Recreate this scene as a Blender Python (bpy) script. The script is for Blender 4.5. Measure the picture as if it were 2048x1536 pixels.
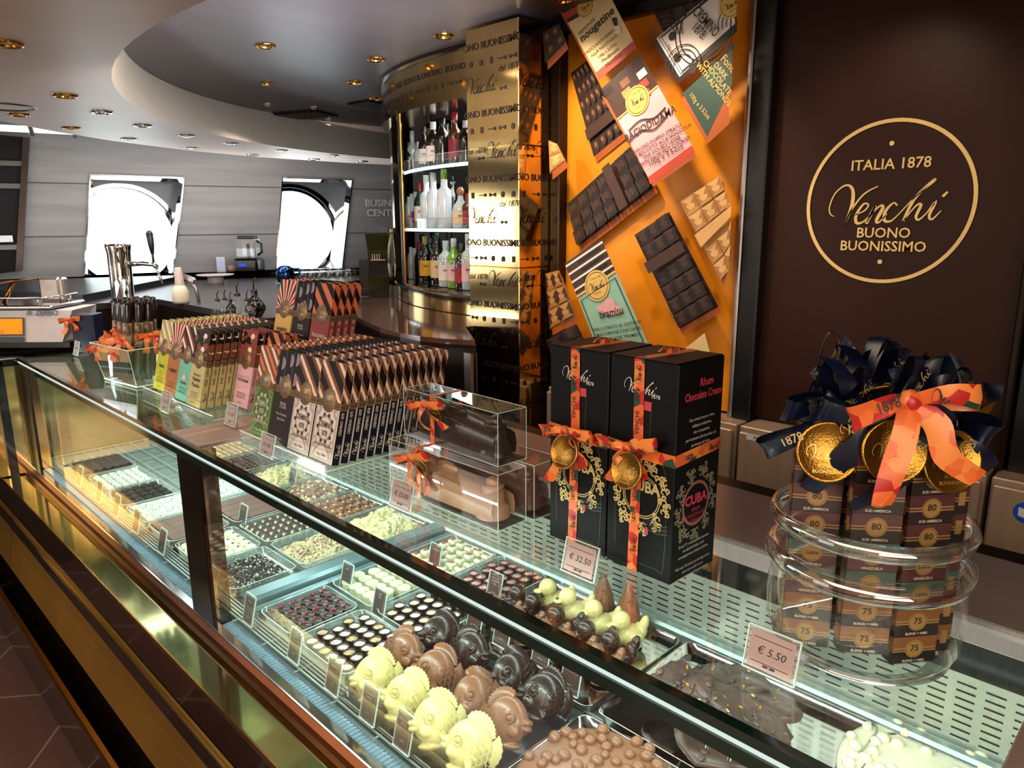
import bpy, math, random
from mathutils import Matrix, Vector
random.seed(7)
PI = math.pi
for o in list(bpy.data.objects): bpy.data.objects.remove(o)
SC = bpy.context.scene; COL = SC.collection
# ---------------------------------------------------------------- camera
CAM_H = 1.65; FPX = 1460.0
TH, YAW, ROLL = math.radians(12.43), math.radians(45), math.radians(-0.3)
_fh = Vector((math.sin(YAW), math.cos(YAW), 0)); _up = Vector((0, 0, 1)); _r = Vector((math.cos(YAW), -math.sin(YAW), 0))
FW = _fh*math.cos(TH) - _up*math.sin(TH); _u = _up*math.cos(TH) + _fh*math.sin(TH)
CR = _r*math.cos(ROLL) + _u*math.sin(ROLL); CU = _u*math.cos(ROLL) - _r*math.sin(ROLL)
EYE = Vector((0, 0, CAM_H))
cd = bpy.data.cameras.new('camera'); cam = bpy.data.objects.new('camera', cd); COL.objects.link(cam)
cd.sensor_fit = 'HORIZONTAL'; cd.sensor_width = 36; cd.lens = FPX/2048*36; cd.clip_start = 0.02
cam.matrix_world = Matrix(((CR.x, CU.x, -FW.x, EYE.x), (CR.y, CU.y, -FW.y, EYE.y), (CR.z, CU.z, -FW.z, EYE.z), (0, 0, 0, 1)))
SC.camera = cam
# ---------------------------------------------------------------- sky, exposure
w = bpy.data.worlds.new('sky'); SC.world = w; w.use_nodes = True
bg = w.node_tree.nodes['Background']; bg.inputs[0].default_value = (0.86, 0.96, 1.0, 1); bg.inputs[1].default_value = 2.6
SC.view_settings.view_transform = 'Standard'; SC.view_settings.look = 'None'
SC.view_settings.gamma = 1.0; SC.view_settings.exposure = 0.3; SC.view_settings.use_curve_mapping = False
SC.cycles.max_bounces = 10; SC.cycles.transparent_max_bounces = 32; SC.cycles.glossy_bounces = 6
SC.cycles.transmission_bounces = 8; SC.cycles.diffuse_bounces = 4; SC.cycles.sample_clamp_indirect = 4.0
SC.cycles.caustics_reflective = False; SC.cycles.caustics_refractive = False; SC.cycles.use_denoising = True

def ray(px, py):
    return FW*FPX + CR*(px-1024) - CU*(py-768)
def pz(px, py, z):
    r = ray(px, py); return EYE + r*((z-CAM_H)/r.z)
def pxx(px, py, x):
    r = ray(px, py); return EYE + r*(x/r.x)
def pyy(px, py, y):
    r = ray(px, py); return EYE + r*(y/r.y)
def pplane(px, py, p0, n):
    r = ray(px, py); return EYE + r*((Vector(p0)-EYE).dot(n)/r.dot(n))

def area(name, loc, size, power, col, rot=(0, 0, 0), spread=180):
    l = bpy.data.lights.new(name, 'AREA'); l.shape = 'RECTANGLE'; l.size, l.size_y = size
    l.energy = power; l.color = col; l.spread = math.radians(spread)
    o = bpy.data.objects.new(name, l); o.location = loc; o.rotation_euler = rot; COL.objects.link(o); return o
def spot(name, loc, power, col, ang=100, blend=0.6, aim=None, r=0.03):
    l = bpy.data.lights.new(name, 'SPOT'); l.energy = power; l.color = col; l.spot_size = math.radians(ang); l.spot_blend = blend; l.shadow_soft_size = r
    o = bpy.data.objects.new(name, l); o.location = loc; COL.objects.link(o)
    if aim is not None: o.rotation_euler = (Vector(aim)-Vector(loc)).to_track_quat('-Z', 'Y').to_euler()
    return o
WARM = (1, .80, .60); COOL = (.80, .97, .95); NEUT = (1, .93, .84)
# strip lights built into the display case (front top corner and under the rear worktop), the shop's ceiling lights, and added fills without fixtures
area('case_front_strip_light', (.66, 1.55, 1.128), (.03, 3.4), 15, (.86, 1, .92), (0, math.radians(-38), 0))
area('case_rear_strip_light', (1.06, 1.55, 1.10), (.03, 3.4), 9, (.84, 1, .96), (0, math.radians(10), 0))
area('ceiling_light_customer_side', (-.9, -.4, 2.02), (1.6, 2.4), 60, WARM)
area('fill_from_port_side', (-3.1, 2.2, 1.35), (6.5, 1.5), 40, (1, .90, .80), (0, math.radians(-90), 0))  # added fill, no window built there; brightens ceiling and walls
area('fill_for_pillar_reflection', (-1.9, 6.0, 1.5), (1.6, .8), 34, (.9, .96, 1), (math.radians(-90), 0, math.radians(-14)))  # added unseen panel, gives the gold pillar something bright to reflect
area('fill_behind_shopper', (-1.6, -2.6, 1.25), (3.0, 1.5), 62, (1, .87, .74), (math.radians(96), 0, math.radians(-30)))  # added frontal fill from behind the camera, no source stands there
area('dome_fill_light', (1.25, 1.75, 1.96), (.9, .5), 10, (1, .96, .93), (math.radians(112), 0, math.radians(-12)), 95)  # added upward fill for dome and fascia, no fixture behind it
area('bar_ceiling_fill', (1.6, 4.55, 1.42), (2.6, .25), 15, (.86, .94, 1), (math.radians(168), 0, math.radians(-14)))  # added upward fill for the far ceiling, no lamp built
area('ceiling_light_over_case', (.9, 1.3, 2.28), (.6, 2.2), 16, WARM)
area('ceiling_light_bar', (1.6, 4.6, 2.28), (2.2, .5), 20, (.97, .96, 1))
area('ceiling_light_aisle', (-1.4, 3.0, 2.02), (1.8, 1.8), 45, NEUT)
# ---------------------------------------------------------------- mesh helpers
def I4(): return Matrix.Identity(4)
def TR(x=0, y=0, z=0): return Matrix.Translation((x, y, z))
def RX(a): return Matrix.Rotation(a, 4, 'X')
def RY(a): return Matrix.Rotation(a, 4, 'Y')
def RZ(a): return Matrix.Rotation(a, 4, 'Z')
def SCL(x, y, z): return Matrix.Diagonal((x, y, z, 1))
def FR(o, u, v, n=None):
    """frame matrix: local x -> u, y -> v, z -> n"""
    u, v = Vector(u), Vector(v); n = u.cross(v).normalized() if n is None else Vector(n)
    return Matrix(((u.x, v.x, n.x, o[0]), (u.y, v.y, n.y, o[1]), (u.z, v.z, n.z, o[2]), (0, 0, 0, 1)))
class MB:
    def __init__(s): s.v = []; s.f = []; s.m = []; s.s = []
    def add(s, vs, fs, mat=0, sm=False, M=None):
        n = len(s.v)
        if M is None: s.v += [tuple(p) for p in vs]
        else: s.v += [tuple(M @ Vector(p)) for p in vs]
        for f in fs: s.f.append(tuple(i+n for i in f)); s.m.append(mat); s.s.append(sm)
        return s
    def box(s, c, d, mat=0, M=None, ch=0.0):
        x, y, z = d[0]/2, d[1]/2, d[2]/2; cx, cy, cz = c
        if ch <= 0:
            v = [(cx+a*x, cy+b*y, cz+e*z) for e in (-1, 1) for b in (-1, 1) for a in (-1, 1)]
            return s.add(v, [(0, 2, 3, 1), (4, 5, 7, 6), (0, 1, 5, 4), (2, 6, 7, 3), (0, 4, 6, 2), (1, 3, 7, 5)], mat, False, M)
        ch = min(ch, x*.9, y*.9, z*.9); v = []; idx = {}
        for a in (-1, 1):
            for b in (-1, 1):
                for e in (-1, 1):
                    for ax in range(3):
                        p = [a*(x-ch), b*(y-ch), e*(z-ch)]; p[ax] += (a, b, e)[ax]*ch
                        idx[(a, b, e, ax)] = len(v); v.append((cx+p[0], cy+p[1], cz+p[2]))
        f = []
        for ax in range(3):
            o1, o2 = [k for k in range(3) if k != ax]
            for sg in (-1, 1):
                q = []
                for (i, j) in ((-1, -1), (1, -1), (1, 1), (-1, 1)):
                    k = [0, 0, 0]; k[ax] = sg; k[o1] = i; k[o2] = j; q.append(idx[(*k, ax)])
                if (sg > 0) == (ax == 1): q.reverse()
                f.append(tuple(q))
            for i in (-1, 1):
                for j in (-1, 1):
                    k0 = [0, 0, 0]; k1 = [0, 0, 0]; k0[ax] = -1; k1[ax] = 1; k0[o1] = k1[o1] = i; k0[o2] = k1[o2] = j
                    f.append((idx[(*k0, o1)], idx[(*k1, o1)], idx[(*k1, o2)], idx[(*k0, o2)]))
        for a in (-1, 1):
            for b in (-1, 1):
                for e in (-1, 1): f.append(tuple(idx[(a, b, e, q)] for q in range(3)))
        return s.add(v, f, mat, False, M)
    def lathe(s, prof, n=24, mat=0, M=None, sm=True, a0=0, a1=2*PI):
        full = abs(a1-a0-2*PI) < 1e-6; m = n if full else n+1; v = []; f = []
        for (r, z) in prof:
            for i in range(m):
                a = a0+(a1-a0)*i/n; v.append((r*math.cos(a), r*math.sin(a), z))
        for k in range(len(prof)-1):
            for i in range(n):
                j = (i+1) % m; f.append((k*m+i, k*m+j, (k+1)*m+j, (k+1)*m+i))
        return s.add(v, f, mat, sm, M)
    def cyl(s, r, z0, z1, n=24, mat=0, M=None, r1=None):
        r1 = r if r1 is None else r1
        s.lathe([(r, z0), (r1, z1)], n, mat, M)
        s.add([(r*math.cos(2*PI*i/n), r*math.sin(2*PI*i/n), z0) for i in range(n)], [tuple(reversed(range(n)))], mat, False, M)
        return s.add([(r1*math.cos(2*PI*i/n), r1*math.sin(2*PI*i/n), z1) for i in range(n)], [tuple(range(n))], mat, False, M)
    def ell(s, c, r, nu=16, nv=10, mat=0, M=None, fn=None):
        v = []; f = []
        for j in range(nv+1):
            t = PI*j/nv
            for i in range(nu):
                a = 2*PI*i/nu; p = (math.sin(t)*math.cos(a), math.sin(t)*math.sin(a), math.cos(t))
                if fn: p = fn(p)
                v.append((c[0]+r[0]*p[0], c[1]+r[1]*p[1], c[2]+r[2]*p[2]))
        for j in range(nv):
            for i in range(nu):
                k = (i+1) % nu; f.append((j*nu+i, (j+1)*nu+i, (j+1)*nu+k, j*nu+k))
        return s.add(v, f, mat, True, M)
    def tube(s, pts, r, n=8, mat=0, M=None, closed=False, caps=True):
        P = [Vector(p) for p in pts]; v = []; f = []; N = len(P); rr = r if isinstance(r, (list, tuple)) else [r]*N
        last = None
        for i, p in enumerate(P):
            if closed: d = P[(i+1) % N]-P[i-1]
            else: d = P[min(i+1, N-1)]-P[max(i-1, 0)]
            d.normalize()
            if last is None: a = d.orthogonal().normalized()
            else:
                a = last - d*last.dot(d)
                a = a.normalized() if a.length > 1e-6 else d.orthogonal().normalized()
            last = a; b = d.cross(a)
            for k in range(n):
                t = 2*PI*k/n; v.append(p+(a*math.cos(t)+b*math.sin(t))*rr[i])
        for i in range(N if closed else N-1):
            for k in range(n):
                j = (k+1) % n; i2 = (i+1) % N; f.append((i*n+k, i*n+j, i2*n+j, i2*n+k))
        if caps and not closed: f.append(tuple(reversed(range(n)))); f.append(tuple((N-1)*n+k for k in range(n)))
        return s.add(v, f, mat, n > 5, M)
    def poly(s, pts, mat=0, M=None): return s.add([(p[0], p[1], p[2] if len(p) > 2 else 0) for p in pts], [tuple(range(len(pts)))], mat, False, M)
    def prism(s, pts, z0, z1, mat=0, M=None, sm=False):
        n = len(pts); v = [(p[0], p[1], z0) for p in pts]+[(p[0], p[1], z1) for p in pts]
        s.add(v, [tuple(reversed(range(n))), tuple(range(n, 2*n))], mat, False, M)
        return s.add(v, [(i, (i+1) % n, n+(i+1) % n, n+i) for i in range(n)], mat, sm, M)
    def rect(s, x0, y0, x1, y1, mat=0, M=None, z=0): return s.poly([(x0, y0, z), (x1, y0, z), (x1, y1, z), (x0, y1, z)], mat, M)
    def disc(s, cx, cy, r, mat=0, M=None, n=24, z=0, ry=None):
        ry = r if ry is None else ry
        return s.poly([(cx+r*math.cos(2*PI*i/n), cy+ry*math.sin(2*PI*i/n), z) for i in range(n)], mat, M)
    def ring(s, cx, cy, r0, r1, mat=0, M=None, n=32, z=0, a0=0, a1=2*PI):
        v = []; f = []
        for i in range(n+1):
            a = a0+(a1-a0)*i/n
            v += [(cx+r0*math.cos(a), cy+r0*math.sin(a), z), (cx+r1*math.cos(a), cy+r1*math.sin(a), z)]
        for i in range(n): f.append((2*i, 2*i+1, 2*i+3, 2*i+2))
        return s.add(v, f, mat, False, M)
    def line(s, pts, w, mat=0, M=None, z=0, closed=False):
        """flat stroke in the local xy plane; w number or list"""
        P = [Vector((p[0], p[1])) for p in pts]
        if closed: P.append(P[0])
        N = len(P); W = w if isinstance(w, (list, tuple)) else [w]*N; v = []; f = []
        for i, p in enumerate(P):
            d = P[min(i+1, N-1)]-P[max(i-1, 0)]
            if closed and i in (0, N-1): d = P[1]-P[N-2]
            d = d.normalized() if d.length > 1e-9 else Vector((1, 0)); n = Vector((-d.y, d.x))*W[i]/2
            v += [(p.x-n.x, p.y-n.y, z), (p.x+n.x, p.y+n.y, z)]
        for i in range(N-1): f.append((2*i, 2*i+2, 2*i+3, 2*i+1))
        return s.add(v, f, mat, False, M)
    def sheet(s, rows, mat=0, M=None, sm=True):
        n = len(rows[0]); v = [p for r in rows for p in r]; f = []
        for j in range(len(rows)-1):
            for i in range(n-1): f.append((j*n+i, j*n+i+1, (j+1)*n+i+1, (j+1)*n+i))
        return s.add(v, f, mat, sm, M)
    def text(s, t, size, x, y, mat=0, M=None, al='CENTER', z=0, sx=1.0, rot=0, sh=0, bold=0):
        vs, fs = text_geo(t, bold)
        w0 = max([p[0] for p in vs], default=0)
        ox = {'CENTER': -w0/2, 'LEFT': 0, 'RIGHT': -w0}[al]
        c, q = math.cos(rot), math.sin(rot); out = []
        for p in vs:
            a, b = (p[0]+ox)*size*sx+p[1]*size*sh, p[1]*size
            out.append((x+a*c-b*q, y+a*q+b*c, z))
        return s.add(out, fs, mat, False, M)
    def mesh(s, name, mats):
        me = bpy.data.meshes.new(name); me.from_pydata(s.v, [], s.f)
        for m in mats: me.materials.append(m)
        me.polygons.foreach_set('material_index', s.m); me.polygons.foreach_set('use_smooth', s.s)
        me.validate(); me.update(); return me
    def build(s, name, mats, parent=None, loc=None, rot=None, M=None):
        return link(name, s.mesh(name, mats if isinstance(mats, (list, tuple)) else [mats]), parent, loc, rot, M)
_tg = {}
def text_geo(t, bold=0):
    if (t, bold) in _tg: return _tg[(t, bold)]
    cu = bpy.data.curves.new('lettering', 'FONT'); cu.body = t; cu.size = 1; cu.resolution_u = 2; cu.fill_mode = 'FRONT'; cu.offset = bold
    ob = bpy.data.objects.new('lettering', cu); COL.objects.link(ob)
    dg = bpy.context.evaluated_depsgraph_get(); me = ob.evaluated_get(dg).to_mesh()
    vs = [tuple(v.co) for v in me.vertices]; fs = [tuple(p.vertices) for p in me.polygons]
    bpy.data.objects.remove(ob); bpy.data.curves.remove(cu); _tg[(t, bold)] = (vs, fs); return vs, fs
def link(name, me, parent=None, loc=None, rot=None, M=None):
    o = bpy.data.objects.new(name, me); COL.objects.link(o)
    if parent is not None: o.parent = parent
    if M is not None: o.matrix_local = M
    else:
        if loc is not None: o.location = loc
        if rot is not None: o.rotation_euler = rot
    return o
def tag(o, label=None, cat=None, group=None, kind=None):
    if label: o['label'] = label
    if cat: o['category'] = cat
    if group: o['group'] = group
    if kind: o['kind'] = kind
    return o
def thing(name, label, cat, loc=(0, 0, 0), rz=0, group=None, M=None):
    o = link(name, None, None, loc, (0, 0, rz), M); o.empty_display_size = .02
    return tag(o, label, cat, group)
def struct(o): o['kind'] = 'structure'; return o
_kids = {}
def children_of(o): return [c for c in COL.objects if c.parent == o]
def dup(root, label=None, group=None, loc=None, rot=None, M=None):
    if root.name not in _kids:
        ks = children_of(root); _kids[root.name] = [(k, children_of(k)) for k in ks]
    r = root.copy(); COL.objects.link(r)
    if M is not None: r.matrix_local = M
    else:
        if loc is not None: r.location = loc
        if rot is not None: r.rotation_euler = rot
    if label: r['label'] = label
    if group: r['group'] = group
    for k, gk in _kids[root.name]:
        c = k.copy(); COL.objects.link(c); c.parent = r
        for g in gk:
            d = g.copy(); COL.objects.link(d); d.parent = c
    return r
def fuse(mb, voxel, smooth=4, fac=.6):
    """one continuous skin over overlapping shapes"""
    o = mb.build('skin', []); m = o.modifiers.new('r', 'REMESH'); m.mode = 'VOXEL'; m.voxel_size = voxel; m.use_smooth_shade = True
    q = o.modifiers.new('s', 'SMOOTH'); q.iterations = smooth; q.factor = fac
    dg = bpy.context.evaluated_depsgraph_get(); me = bpy.data.meshes.new_from_object(o.evaluated_get(dg)); bpy.data.objects.remove(o)
    me.polygons.foreach_set('use_smooth', [True]*len(me.polygons)); return me
def cat_rom(P, k=6, closed=False):
    out = []; N = len(P); rng = range(N if closed else N-1)
    for i in rng:
        g = (lambda j: P[j % N]) if closed else (lambda j: P[max(0, min(N-1, j))])
        p0, p1, p2, p3 = g(i-1), g(i), g(i+1), g(i+2)
        for s_ in range(k):
            t = s_/k; out.append(tuple(.5*(2*b+(c-a)*t+(2*a-5*b+4*c-d)*t*t+(3*b-a-3*c+d)*t**3) for a, b, c, d in zip(p0, p1, p2, p3)))
    if not closed: out.append(tuple(P[-1]))
    return out
# ---------------------------------------------------------------- the script logo, drawn as pen strokes (unit: 1 wide)
_S = [([(470, 1062), (448, 1050), (440, 1010), (468, 938), (525, 898), (562, 925), (562, 1005), (527, 1112)], [3, 7, 7, 7, 10, 17, 19, 8]),
      ([(527, 1112), (556, 1040), (620, 955), (693, 918)], [8, 9, 9, 5]),
      ([(580, 1062), (630, 1040), (648, 1012), (622, 1006), (586, 1062), (590, 1104), (624, 1100), (662, 1062)], [5, 8, 9, 10, 16, 16, 9, 6]),
      ([(660, 1064), (686, 1016), (640, 1110)], [6, 14, 18]), ([(642, 1104), (676, 1050), (712, 1020), (722, 1034), (692, 1096), (706, 1107), (744, 1066)], [6, 7, 11, 17, 17, 9, 5]),
      ([(792, 1026), (774, 1010), (735, 1052), (734, 1100), (768, 1102), (806, 1066)], [10, 8, 16, 16, 9, 6]),
      ([(806, 1066), (880, 985), (962, 918), (955, 912), (872, 1000), (826, 1108)], [6, 6, 7, 9, 15, 14]), ([(826, 1108), (880, 1036), (908, 1028), (886, 1086), (900, 1105), (936, 1072)], [6, 8, 14, 14, 10, 6]),
      ([(936, 1072), (976, 1016), (948, 1084), (962, 1106), (1002, 1064)], [6, 13, 14, 10, 4]), ([(1004, 996), (1026, 974)], [14, 10])]
LOGO = []
for P, W_ in _S:
    q = cat_rom([((x-735)/590, (1010-y)/590, w_/590) for (x, y), w_ in zip(P, W_)], 3)
    LOGO.append(([(a, b) for a, b, c in q], [c for a, b, c in q]))
def logo(mb, cx, cy, wd, mat, M=None, z=0, bold=1.0, rot=0, mirror=1):
    c, s_ = math.cos(rot), math.sin(rot)
    for P, W_ in LOGO: mb.line([(cx+(x*c-y*s_)*wd*mirror, cy+(x*s_+y*c)*wd) for x, y in P], [q*wd*bold for q in W_], mat, M, z)
def scroll(mb, cx, cy, size, mat, M=None, z=0, flip=1, rot=0, w=.05):
    """a curling leaf ornament"""
    for (ox, oy, sg, sc) in ((0, 0, 1, 1), (.45, .35, -1, .7), (-.3, .5, 1, .6)):
        P = []
        for i in range(15):
            t = i/14*1.7*PI; r = .5*(1-i/18.)*sc; P.append((ox+sg*r*math.cos(t), oy+r*math.sin(t)))
        c, s_ = math.cos(rot), math.sin(rot)
        mb.line([(cx+flip*(x*c-y*s_)*size, cy+(x*s_+y*c)*size) for x, y in P], [size*w*(2.2-1.6*abs(i/14-.25)) for i in range(15)], mat, M, z)
# ---------------------------------------------------------------- materials
def lin(h):
    if isinstance(h, str):
        c = [int(h[i:i+2], 16)/255 for i in (1, 3, 5)]; return tuple(x/12.92 if x <= .04045 else ((x+.055)/1.055)**2.4 for x in c)
    return h
def mat(name, col, rough=.5, metal=0, spec=.5, noise=0, nscale=20, bump=0, bscale=60, stretch=None, coat=0, emit=0, emcol=None, detail=3, sss=0):
    m = bpy.data.materials.new(name); m.use_nodes = True; N = m.node_tree.nodes; L = m.node_tree.links
    b = N['Principled BSDF']; c = lin(col); b.inputs['Base Color'].default_value = (*c, 1)
    b.inputs['Roughness'].default_value = rough; b.inputs['Metallic'].default_value = metal; b.inputs['Specular IOR Level'].default_value = spec
    if coat: b.inputs['Coat Weight'].default_value = coat; b.inputs['Coat Roughness'].default_value = .08
    if emit: b.inputs['Emission Color'].default_value = (*(lin(emcol) if emcol else c), 1); b.inputs['Emission Strength'].default_value = emit
    if sss: b.inputs['Subsurface Weight'].default_value = sss; b.inputs['Subsurface Radius'].default_value = (.01, .007, .004); b.inputs['Subsurface Scale'].default_value = 1
    tc = N.new('ShaderNodeTexCoord'); src = tc.outputs['Object']
    if stretch:
        mp = N.new('ShaderNodeMapping'); mp.inputs['Scale'].default_value = stretch; L.new(src, mp.inputs[0]); src = mp.outputs[0]
    nt = N.new('ShaderNodeTexNoise'); nt.inputs['Scale'].default_value = nscale; nt.inputs['Detail'].default_value = detail; L.new(src, nt.inputs[0])
    a = noise if noise else .06
    mx = N.new('ShaderNodeMix'); mx.data_type = 'RGBA'; mx.inputs['A'].default_value = (*[x*(1-a) for x in c], 1); mx.inputs['B'].default_value = (*[min(1, x*(1+a)) for x in c], 1)
    mr = N.new('ShaderNodeMapRange'); mr.inputs[1].default_value = .3; mr.inputs[2].default_value = .7; L.new(nt.outputs[0], mr.inputs[0])
    L.new(mr.outputs[0], mx.inputs['Factor']); L.new(mx.outputs['Result'], b.inputs['Base Color'])
    if bump:
        n2 = N.new('ShaderNodeTexNoise'); n2.inputs['Scale'].default_value = bscale; n2.inputs['Detail'].default_value = 2; L.new(src, n2.inputs[0])
        bp = N.new('ShaderNodeBump'); bp.inputs['Strength'].default_value = bump; bp.inputs['Distance'].default_value = .01; L.new(n2.outputs[0], bp.inputs['Height']); L.new(bp.outputs[0], b.inputs['Normal'])
    return m
def glass(name, tint=(.96, .99, .98), refl=.06, edge=.8, power=4.0, rough=0.0, gcol=(1, 1, 1), haze=0, hcol=(.8, .8, .8)):
    """thin pane: clear, reflecting more at a grazing view"""
    m = bpy.data.materials.new(name); m.use_nodes = True; N = m.node_tree.nodes; L = m.node_tree.links; N.remove(N['Principled BSDF'])
    t = N.new('ShaderNodeBsdfTransparent'); t.inputs[0].default_value = (*tint, 1); g = N.new('ShaderNodeBsdfGlossy'); g.inputs['Roughness'].default_value = rough; g.inputs[0].default_value = (*gcol, 1)
    lw = N.new('ShaderNodeLayerWeight'); lw.inputs[0].default_value = .5; p = N.new('ShaderNodeMath'); p.operation = 'POWER'; p.inputs[1].default_value = power; L.new(lw.outputs['Facing'], p.inputs[0])
    ml = N.new('ShaderNodeMath'); ml.operation = 'MULTIPLY_ADD'; ml.inputs[1].default_value = edge-refl; ml.inputs[2].default_value = refl; L.new(p.outputs[0], ml.inputs[0])
    mx = N.new('ShaderNodeMixShader'); L.new(ml.outputs[0], mx.inputs[0]); L.new(t.outputs[0], mx.inputs[1]); L.new(g.outputs[0], mx.inputs[2]); last = mx
    if haze:
        d = N.new('ShaderNodeBsdfDiffuse'); d.inputs[0].default_value = (*hcol, 1); m2 = N.new('ShaderNodeMixShader'); m2.inputs[0].default_value = haze
        L.new(mx.outputs[0], m2.inputs[1]); L.new(d.outputs[0], m2.inputs[2]); last = m2
    L.new(last.outputs[0], N['Material Output'].inputs[0]); return m
def emis(name, col, s):
    m = bpy.data.materials.new(name); m.use_nodes = True; N = m.node_tree.nodes; L = m.node_tree.links; N.remove(N['Principled BSDF'])
    e = N.new('ShaderNodeEmission'); e.inputs[0].default_value = (*lin(col), 1); e.inputs[1].default_value = s; L.new(e.outputs[0], N['Material Output'].inputs[0]); return m
def mixed(name, c1, c2, scale, lo=.45, hi=.55, rough=.5, stretch=None, bump=0, metal=0, kind='NOISE', r2=None):
    """two colours divided by a noise pattern"""
    m = mat(name, c1, rough, metal); N = m.node_tree.nodes; L = m.node_tree.links; b = N['Principled BSDF']
    nt = [n for n in N if n.type == 'TEX_NOISE'][0]; mx = [n for n in N if n.type == 'MIX'][0]; mr = [n for n in N if n.type == 'MAP_RANGE'][0]
    src = nt.inputs[0].links[0].from_socket
    if stretch:
        mp = N.new('ShaderNodeMapping'); mp.inputs['Scale'].default_value = stretch; L.new(src, mp.inputs[0]); src = mp.outputs[0]; L.new(src, nt.inputs[0])
    nt.inputs['Scale'].default_value = scale; mr.inputs[1].default_value = lo; mr.inputs[2].default_value = hi
    mx.inputs['A'].default_value = (*lin(c1), 1); mx.inputs['B'].default_value = (*lin(c2), 1)
    if bump:
        bp = N.new('ShaderNodeBump'); bp.inputs['Strength'].default_value = bump; bp.inputs['Distance'].default_value = .005; L.new(nt.outputs[0], bp.inputs['Height']); L.new(bp.outputs[0], b.inputs['Normal'])
    return m
K = {}
K['white_plastic'] = mat('white plastic', '#d9d6d2', .4); K['black'] = mat('black', '#0d0b0b', .35); K['black_gloss'] = mat('gloss black', '#08080a', .12, coat=.6)
K['bronze'] = mat('dark bronze', '#2a1c14', .28, .6, noise=.2, nscale=8); K['steel'] = mat('brushed steel', '#b3aaa4', .32, .9, noise=.08, nscale=30, stretch=(1, .05, 1)); K['steel_mirror'] = mat('polished steel', '#c9c6c4', .1, 1)
K['chrome'] = mat('chrome', '#d8d8da', .06, 1); K['gold_mirror'] = mat('gold mirror', '#cfae74', .10, 1, bump=.10, bscale=3); K['gold'] = mat('brass', '#b07f3a', .18, 1, noise=.12, nscale=6)
K['rail'] = mat('copper brown rail', '#5e331b', .3, 1, noise=.2, nscale=5); K['gold_print'] = mat('gold print', '#c9a35a', .35, .6); K['gold_foil'] = mat('gold foil', '#a97a30', .25, .95, bump=.12, bscale=500)
K['darkprint'] = mat('brown print', '#2b1a10', .5); K['clear'] = glass('clear glass', (.97, .995, .985), .03, .55, 4); K['topglass'] = glass('counter glass', (.95, .985, .97), .045, .7, 3.2); K['frontglass'] = glass('front glass', (.93, .975, .955), .045, .7, 4)
K['acrylic'] = glass('clear acrylic', (.97, .98, .97), .05, .75, 2.5, haze=.03, hcol=(.9, .95, .92)); K['acrylic_box'] = glass('clear plastic box', (.98, .97, .96), .045, .5, 3, haze=.012, hcol=(.75, .68, .64)); K['tray'] = glass('clear tray plastic', (.95, .985, .97), .06, .7, 2.2, haze=.10, hcol=(.75, .9, .86))
K['edge'] = mat('green glass edge', '#0c1f19', .1, 0, .8, coat=.5); K['acr_edge'] = mat('lit acrylic edge', '#d5e6dd', .2, 0, .6)
K['dark_choc'] = mat('dark chocolate', '#2b1c17', .3, noise=.15, nscale=40, coat=.15); K['milk_choc'] = mat('milk chocolate', '#7c5138', .33, noise=.12, nscale=30, coat=.1); K['white_choc'] = mat('white chocolate', '#d2c684', .35, noise=.05, nscale=30, sss=.15)
K['ivory'] = mat('ivory cream', '#efe6cc', .45); K['pink_cream'] = mat('pink cream', '#d8a79c', .5, noise=.1, nscale=120); K['berry'] = mat('freeze dried berry', '#a8213c', .5, noise=.3, nscale=200)
K['card_brown'] = mat('brown card', '#4b342f', .45); K['card_grey'] = mat('grey card', '#45403f', .4); K['card_white'] = mat('price card', '#a38d88', .5); K['ink'] = mat('ink', '#1c1716', .5); K['card_text'] = mat('pale print', '#cdb9b0', .5)
# ---------------------------------------------------------------- the room
def floor_mat():
    m = mat('floor tile', '#2a1712', .14, noise=.35, nscale=3, coat=.3); N = m.node_tree.nodes; L = m.node_tree.links; b = N['Principled BSDF']
    tc = N.new('ShaderNodeTexCoord'); mp = N.new('ShaderNodeMapping'); mp.inputs['Rotation'].default_value = (0, 0, math.radians(38)); L.new(tc.outputs['Object'], mp.inputs[0])
    br = N.new('ShaderNodeTexBrick'); br.offset = 0; br.inputs['Scale'].default_value = 1; br.inputs['Brick Width'].default_value = .42; br.inputs['Row Height'].default_value = .42; br.inputs['Mortar Size'].default_value = .004
    br.inputs['Color1'].default_value = (.045, .02, .016, 1); br.inputs['Color2'].default_value = (.075, .038, .03, 1); br.inputs['Mortar'].default_value = (.16, .11, .09, 1)
    L.new(mp.outputs[0], br.inputs[0]); L.new(br.outputs[0], b.inputs['Base Color']); return m
b = MB(); b.rect(-3.2, -3.2, 7.2, 7.2); struct(b.build('floor', floor_mat()))
m_ceil = mat('ceiling paint', '#d2bdb0', .4, .05, noise=.05, nscale=4); m_dome = mat('dark ceiling', '#4e474c', .36, .1, noise=.12, nscale=2, stretch=(.3, 3, 1)); m_fascia = mat('fascia', '#c9c0b3', .55, .0)
b = MB(); b.add([(-3.2, -3.2, 2.3), (7.2, -3.2, 2.3), (7.2, 7.2, 2.3), (-3.2, 7.2, 2.3)], [(3, 2, 1, 0)]); struct(b.build('ceiling', m_dome))
ZL = 2.05; HC = (2.99, 1.58); HR = 2.36; UC = (3.045, 2.256); UR = 2.165
edge = [pz(x, y, ZL) for x, y in [(0, 242), (72, 256), (116, 264), (226, 282), (376, 301), (513, 314), (700, 326), (800, 331)]]
outer = [(-3.2, -3.2), (7.2, -3.2), (7.2, edge[-1].y+.3)]+[(p.x, p.y) for p in reversed(edge)]+[(-3.2, edge[0].y-.6)]
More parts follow.
